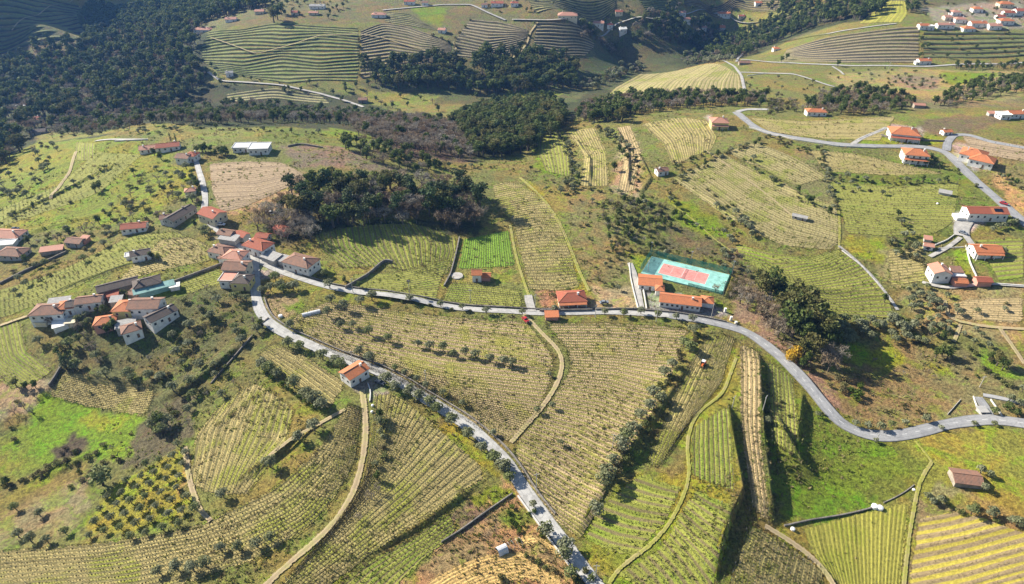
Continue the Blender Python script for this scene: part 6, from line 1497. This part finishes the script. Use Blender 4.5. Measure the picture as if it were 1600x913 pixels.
area([(1040,395),(1150,385),(1185,440),(1195,470),(1150,455),(1130,420),(1060,400)], [('bush',3,2.4,1),('bare',3,3.6,1.2),('olive',1,3.5,1)], 5.5, 'in the scrub beside the court')
area([(865,290),(930,300),(940,360),(980,410),(985,460),(930,450),(905,390),(885,330)], [('bush',4,2.0,1),('bare',2,3.0,1.2),('olive',1,3,1)], 8, 'on the rough slope left of the court', dens=.7)
area([(1150,470),(1195,500),(1240,560),(1300,640),(1330,655),(1290,590),(1240,520),(1190,480)], [('bush',4,2.4,1),('bare',2,5,1),('round',1,5,1)], 5, 'in the undergrowth above the right hand road', dens=.7)
area([(1280,500),(1330,498),(1420,500),(1450,525),(1448,545),(1400,545),(1370,528),(1310,540),(1285,530)], [('olive',8,4.4,1.15)], 4.6, 'in the silvery grove below the terraced slope')
area([(1405,448),(1470,450),(1496,490),(1490,528),(1440,528),(1425,490)], [('olive',8,3.6,1.15)], 4.4, 'in the close planted grove below the pink roofed house')
area([(1500,510),(1528,512),(1548,545),(1505,540)], [('olive',1,3,1.1)], 4.2, 'in the small grove at the right')
area([(1478,470),(1600,470),(1600,500),(1500,498)], [('olive',2,3,1.1),('bush',2,2,1)], 9, 'in the dry plots at the right edge')
area([(1370,545),(1440,548),(1540,560),(1560,600),(1480,600),(1400,590),(1340,590)], [('bush',4,1.8,1.1),('bare',2,2.4,1.1)], 5.5, 'in the scrub between the groves and the road', dens=.8)
area([(1380,370),(1410,360),(1440,385),(1440,410),(1400,408),(1375,390)], [('bush',3,3,1),('olive',2,3.6,1.1)], 5, 'in the thicket left of the forecourt', dens=.8)
area([(1235,345),(1310,385),(1310,395),(1150,380)][:0] or [(1120,330),(1170,350),(1190,380),(1150,372)], [('olive',2,3.6,1.1),('bush',1,2,1)], 6, 'on the banks right of the court')
area([(1180,200),(1240,222),(1290,240),(1280,250),(1200,222)], [('bush',3,2.6,1),('olive',1,3.6,1)], 6, 'below the wall of the upper road')
area([(1290,275),(1340,290),(1400,310),(1380,312),(1310,296)], [('bush',2,2.0,1),('olive',1,3.2,1)], 6, 'on the bank of the green slope')
area([(870,215),(895,225),(905,260),(900,292),(880,290),(890,250)], [('olive',3,3.4,1),('bush',2,2,1)], 5.5, 'on the bank beside the bright corner')
area([(930,195),(965,205),(985,235),(975,240),(955,225)], [('bush',3,2.4,1),('olive',2,3.6,1)], 5, 'on the terraces below the tree band')
area([(0,420),(60,395),(130,370),(230,360),(330,350),(330,345),(250,330),(150,350),(60,375),(0,400)], [('bush',3,3,1),('olive',2,4,1),('bare',3,5,1.1),('round',1,5,1.1)], 6, 'among the houses on the left slope')
area([(0,440),(100,400),(180,375),(195,385),(110,420),(20,462)], [('olive',3,4,1.1),('bush',2,2.4,1)], 8, 'in the scattered row above the long slope', dens=.8)
area([(60,225),(110,230),(60,290),(20,330),(-40,350),(-40,300),(30,262)], [('bush',3,3,1),('olive',3,4.4,1.1),('bare',1,5,1)], 8, 'on the rough banks at the upper left', dens=.6)
area([(90,260),(240,285),(200,320),(80,345),(0,350),(40,320)], [('bush',3,2.6,1),('olive',3,4,1.1)], 11, 'scattered over the bright slope', dens=.22)
area([(200,270),(300,262),(315,300),(310,335),(200,350),(150,345),(190,300)], [('olive',3,4.4,1.1),('bush',3,3,1),('bare',3,5,1.1),('round',1,5,1)], 7, 'on the wooded slope above the village', dens=.65)
area([(300,270),(318,268),(330,300),(322,330),(300,320)], [('olive',2,5,1.1),('round',2,6,1)], 5.5, 'along the narrow village lane')
area([(335,340),(350,345),(360,372),(340,370),(320,345)][:0] or [(290,345),(318,352),(350,378),(330,376),(300,358)], [('olive',2,4,1.1),('round',2,4,1.1)], 5, 'along the village street')
area([(90,196),(280,202),(400,200),(230,214),(80,216)], [('bush',2,3,1),('olive',2,4,1),('bare',1,5,1)], 8, 'on the shelf above the valley', dens=.7)
area([(70,505),(130,520),(170,545),(160,580),(110,570),(60,540),(40,510)], [('olive',3,4.6,1.15),('round',2,5.5,1.1),('bare',1,5,1.1)], 5.2, 'in the tangle below the left hamlet', dens=.85)
area([(95,560),(170,575),(260,590),(262,605),(170,592),(100,575)], [('olive',3,4.6,1.2),('bush',2,3.4,1)], 4.8, 'along the bank above the dotted vines')
area([(250,520),(290,455),(390,445),(402,505),(375,540),(330,600),(262,640),(240,600),(200,570),(215,545)], [('olive',6,4.4,1.15),('bare',2,4.5,1.2),('bush',3,2.6,1.1)], 7.0, 'on the dark olive slope below the village', dens=.8)
area([(240,645),(330,600),(400,560),(390,590),(320,640),(290,680),(235,700)], [('bare',3,4,1.2),('bush',3,2.4,1.1),('olive',1,4,1.1)], 5.6, 'in the brushwood between meadow and curved vines', dens=.8)
area([(120,705),(200,700),(225,692),(180,728),(145,755),(90,760)], [('bush',2,2.2,1.1),('olive',.6,3.4,1.1),('bare',1,3,1.1)], 7, 'on the rough bank below the bright meadow', dens=.7)
area([(0,640),(30,620),(60,650),(40,690),(0,700)], [('bare',2,3.6,1.2),('bush',1,2,1)], 7, 'over the pale ground at the left edge', dens=.6)
area([(0,560),(15,565),(60,620),(50,650),(0,640)], [('bare',2,4,1.2),('bush',1,2,1)], 7, 'by the pale path at the left edge', dens=.5)
area([(405,435),(440,440),(470,458),(440,462),(410,452)], [('olive',2,5,1.2)], 6, 'at the fork of the two roads')
area([(1190,556),(1196,600),(1202,690),(1216,820),(1208,815),(1196,720),(1188,600)], [('bush',3,2.0,1.1),('olive',1,3.2,1)], 3.6, 'on the edge of the dark bank')
area([(1205,600),(1235,640),(1240,720),(1215,720),(1200,660)], [('bush',3,1.6,1.1)], 5.5, 'on the meadow below the right hand bend', dens=.7)
area([(1255,620),(1320,670),(1330,682),(1260,640)], [('bush',2,1.8,1),('olive',1,3,1)], 6, 'on the lower verge of the right hand bend', dens=.6)
area([(600,0),(780,-10),(960,-10),(960,40),(900,34),(800,30),(700,2)], [('bush',2,3,1),('olive',2,4.4,1),('round',2,6,1)], 14, 'around the far farmhouses', dens=.6)
area([(905,38),(975,45),(1000,30),(975,5),(960,20),(940,40)], [('round',3,6,1.1),('bush',2,3,1),('bare',1,6,1)], 7.5, 'around the far blue white house')
area([(1040,0),(1070,-5),(1075,30),(1040,35)], [('round',2,7,1),('bare',2,7,1)], 8, 'left of the shaded lane')
area([(1090,24),(1170,26),(1190,40),(1150,52),(1090,50)], [('round',2,6,1),('bush',2,3,1),('bare',2,6,1)], 9, 'around the houses beyond the ravine', dens=.7)
area([(400,5),(520,-5),(560,10),(520,30),(440,30)], [('round',3,6,1),('bush',2,3,1),('bare',1,6,1)], 11, 'around the houses on the far hill', dens=.7)
area([(1440,5),(1600,-10),(1600,48),(1440,48)], [('round',1,5,1.1),('bush',2,3,1)], 13, 'between the houses of the far right village', dens=.6)
area([(1440,52),(1600,52),(1600,92),(1440,92)], [('bush',2,3,1),('round',2,5,1.1)], 14, 'on the slope below the far right village', dens=.7)
area([(1000,-10),(900,-10),(200,-12),(200,-60),(1700,-60),(1700,-10)], [('round',2,9,1)], 26, 'beyond the far hills', dens=.8)
area([(705,120),(780,130),(800,152),(740,160),(690,150)], [('round',2,7,1),('bush',1,3,1)], 14, 'in the valley meadow', dens=.6)
area([(1420,110),(1480,120),(1470,142),(1400,140),(1390,125)], [('bush',1,3,1)], 9, 'round the brown field across the valley', dens=.35)
points('bush', [(712,70),(714,78),(708,86),(704,94),(735,30),(727,40),(718,50),(712,58),(806,90),(812,80),(820,66),(826,54),(835,34),(700,64),(690,58),(676,54),(560,60),(561,72),(562,90),(563,104),(562,116)], 4.5, 'along the far plot borders')
points('round', [(520,142),(540,138),(556,132),(575,128),(470,138),(445,140),(330,100),(322,108),(336,116),(1440,60),(1441,72),(1438,84),(1230,88),(1222,92),(1310,98)], 7, 'along the far terrace edges', wide=1.1)
area([(300,118),(560,135),(690,150),(690,175),(560,165),(420,145),(330,140)], [('round',3,6,1.1),('bush',2,3,1),('bare',2,6,1)], 12, 'on the valley side by the lane', dens=.6)
area([(1165,120),(1290,125),(1300,150),(1200,158),(1165,152)], [('bush',3,2.4,1),('olive',2,3.6,1)], 11, 'on the open hillside across the valley', dens=.6)
area([(1290,110),(1600,112),(1600,128),(1400,140),(1300,138)], [('bush',3,2.6,1),('olive',2,3.6,1)], 13, 'on the meadows below the far road', dens=.5)
area([(1050,255),(1110,235),(1180,225),(1100,262),(1060,280)], [('bush',3,2.2,1),('olive',1,3.2,1)], 5, 'on the bank below the yellow house', dens=.8)
area([(1100,285),(1215,385),(1225,392),(1095,296)], [('bush',3,2,1)], 4.5, 'on the terrace bank of the slope', dens=.6)
def hedge(pts, mix, spacing, where, dens=.85):
    P = W2(pts); n_ = int(np.hypot(*(P[1:] - P[:-1]).T).sum() / spacing) + 2; P = resample(P, n_) + rng.normal(0, spacing * .5, (n_, 2)); sh = np.cumsum([m[1] for m in mix]); sh = sh / sh[-1]
    for x, y in P:
        if random.random() > dens or not free(x, y): continue
        kd, _, H_, wd = mix[int(np.searchsorted(sh, random.random()))]
        if clear(x, y, H_): put(kd, x, y, H_ * random.uniform(.7, 1.25), shorten(ADJ[kd] + ' ' + where), wd)
HM = [('bush', 5, 2.2, 1.1), ('olive', 2, 3.6, 1.1), ('round', 1, 4.2, 1.1)]
for pts, wh in [([(1055,285),(1100,260),(1150,234),(1190,222)], 'in the hedge above the brown slope'), ([(1040,300),(1070,345),(1110,378),(1145,402)], 'in the hedge along the steep green bank'),
    ([(1165,248),(1200,275),(1250,310),(1300,335)], 'in the hedge across the brown slope'), ([(1285,235),(1290,272),(1306,330)], 'in the hedge between brown and green slopes'), ([(1290,276),(1400,288),(1480,284)], 'on the long bank below the villas'),
    ([(1392,340),(1420,360),(1445,392)], 'in the hedge left of the big house'), ([(862,298),(920,296),(960,300),(1010,328)], 'in the hedge above the court scrub'), ([(925,196),(960,215),(985,240),(998,300)], 'in the hedge on the pale terraces'),
    ([(1482,246),(1510,275),(1545,308)], 'on the verge of the right hand street'), ([(1555,270),(1600,300),(1640,330)], 'on the bank right of the street'), ([(0,352),(60,322),(110,296),(170,262)], 'in the upper hedge of the left slope'),
    ([(10,430),(80,398),(150,372),(230,352)], 'in the lower hedge of the left slope'), ([(402,512),(375,545),(335,600),(290,640)], 'in the hedge along the dark bank'), ([(0,762),(60,745),(120,722),(165,702)], 'in the hedge under the meadow'),
    ([(1440,780),(1500,795),(1600,822)], 'on the border above the straw coloured rows'), ([(590,640),(598,700),(580,760)], 'right of the dirt farm track'),
    ([(455,420),(520,440),(560,450)], 'in the garden below the hipped white house'), ([(430,345),(470,352),(500,362)], 'below the bare grove'), ([(1400,500),(1430,512),(1480,535),(1540,560)], 'in the hedge right of the silvery grove'),
    ([(870,205),(893,250),(898,295)], 'in the hedge beside the wood'), ([(645,265),(700,262),(760,262),(830,268)], 'on the border behind the grove'), ([(300,200),(420,206),(520,212)], 'on the shelf above the valley')]:
    hedge(pts, HM, 3.4, wh)
def flush_trees(limit=300):
    for kd, L_ in TREES.items():
        if not L_: continue
        X = np.array([t['x'] for t in L_]); Y = np.array([t['y'] for t in L_]); Z = h(X, Y)
        dep = Y * math.cos(_p) + (CAM_H - Z) * math.sin(_p); u_ = X / dep * F_PX; v_ = ((CAM_H - Z) * math.cos(_p) - Y * math.sin(_p)) / dep * F_PX
        inf = (np.abs(u_) < 820) & (np.abs(v_) < 470)
        sz = np.array([t['H'] for t in L_]) / dep * F_PX; rank = np.argsort(-(sz * inf + sz * .001)); stuff = {}
        print(kd, len(L_))
        for q, i in enumerate(rank):
            t = L_[i]; vv = random.randrange(NV[kd]); tm, cm, one, low = PROTO[(kd, vv)]; S = t['H']; wd = t['wide']; nm = NAME[kd]
            if q < limit or t['leaf']:
                if t['leaf'] == 'mimosa': nm = 'mimosa_bush'
                if sz[i] > 15 or t['leaf']:
                    e = empty(nm, (X[i], Y[i], Z[i]), t['rz']); e.scale = (S * wd, S * wd, S)
                    if t['leaf']:
                        key = ('leaf', kd, vv, t['leaf'])
                        if key not in PROTO: c2 = cm.copy(); c2.materials.clear(); c2.materials.append(M[t['leaf']]); PROTO[key] = c2
                        link('crown', PROTO[key], e)
                    else: link('crown', cm, e)
                    link('trunk', tm, e)
                else: e = link(nm, one); e.location = (X[i], Y[i], Z[i]); e.rotation_euler = (0, 0, t['rz']); e.scale = (S * wd, S * wd, S)
                tag(e, t['label'], CATN[kd], t['label'])
            else: stuff.setdefault(vv, []).append((X[i], Y[i], Z[i], t['rz'], S))
        if stuff:
            allp = [(vv, s) for vv in stuff for s in stuff[vv]]; A_ = np.array([s for _, s in allp]); pk = np.array([v_ for v_, _ in allp])
            v, f, m = scatter_merge([PROTO[(kd, q)][3] for q in range(NV[kd])], A_[:, :3], A_[:, 3], A_[:, 4], pk)
            o = link(NAME[kd] + 's', mesh_np(NAME[kd] + 's', v, f, [M['bark'], M[LEAF[kd]], M[LEAF2[kd]]], m)); tag(o, 'farther ' + CATN[kd] + 's merged into woods and thickets', CATN[kd] + 's', kind='stuff')
flush_trees()
# ------------------------------------------------------------------ rough grass, weeds and dry stalks over the open ground
def tuft_template(r):
    v = []; f = []
    for q in range(5):
        a = r.uniform(0, 6.28); px, py = r.uniform(-.35, .35), r.uniform(-.35, .35); ww = r.uniform(.10, .2); hh = r.uniform(.2, .5); n0 = len(v)
        v += [(px - ww*math.cos(a), py - ww*math.sin(a), -.05), (px + ww*math.cos(a), py + ww*math.sin(a), -.05), (px + r.uniform(-.2,.2), py + r.uniform(-.2,.2), hh)]; f.append((n0, n0+1, n0+2))
    return np.array(v), np.array(f), np.zeros(len(f), int)
TT = [tuft_template(random) for _ in range(6)]
for nm, mt, cnt, lb, sc_ in (('grass', 'tuft', 20000, 'tufts of fresh and yellowing grass over the open slopes', (0.6, 1.7)), ('dry_stalks', 'drytuft', 9000, 'dry stalks and brown weeds over the open slopes', (0.6, 2.0)), ('scrub', 'bush', 5000, 'low green scrub scattered over the rough ground', (1.2, 3.2))):
    aa = rng.uniform(R(50), R(130), cnt); rr2 = 105 * np.exp(rng.random(cnt) ** 1.0 * math.log(560 / 105)); x = rr2 * np.cos(aa); y = rr2 * np.sin(aa)
    cl_ = np.sin(x / 11 + 2 * np.sin(y / 17)) + np.sin(y / 9 + 1.6 * np.sin(x / 14)) + rng.normal(0, .7, cnt); k_ = cl_ > (-.2 if nm != 'scrub' else .3)
    if nm == 'scrub':
        k_ &= np.zeros(cnt, bool) | sum([inside(W2(pl), x, y) for pl in ([(250,450),(400,440),(400,560),(250,640),(60,560),(60,500)], [(860,280),(1050,300),(1200,480),(1330,650),(1130,500),(915,455)], [(1250,500),(1600,540),(1600,655),(1330,660)], [(120,700),(300,640),(400,560),(330,610),(200,700),(60,790)], [(1185,560),(1250,600),(1260,780),(1215,820)])]).astype(bool)
    x, y = x[k_], y[k_]; ok = np.array([free(p, q) for p, q in zip(x, y)]); x, y = x[ok], y[ok]; n_ = len(x); grow_ = 0.75 + 0.0022 * np.hypot(x, y)
    v, f, m = scatter_merge(TT, np.column_stack([x, y, h(x, y) + .1]), rng.uniform(0, 6.28, n_), rng.uniform(sc_[0], sc_[1], n_) * grow_, rng.integers(0, 6, n_))
    tag(link(nm, mesh_np(nm, v, f, [M[mt]])), lb, nm.replace('_', ' '), kind='stuff')
# ------------------------------------------------------------------ the air between here and the far hills
k = bpy.data.materials.new('haze'); k.use_nodes = True; t_ = k.node_tree; t_.nodes.clear(); ou = t_.nodes.new('ShaderNodeOutputMaterial'); vo = t_.nodes.new('ShaderNodeVolumePrincipled')
vo.inputs['Color'].default_value = (0.18, 0.42, 1.0, 1); vo.inputs['Density'].default_value = 0.00007; vo.inputs['Anisotropy'].default_value = 0.2
t_.links.new(vo.outputs[0], ou.inputs['Volume'])
hz = MB(); hz.box(-2500, 2500, -1500, 2600, float(GZv.min()) - 3, 330); ho = hz.build('haze', k); tag(ho, kind='stuff', label='thin blue haze filling the valley air', cat='haze')
print('objects', len(bpy.data.objects))
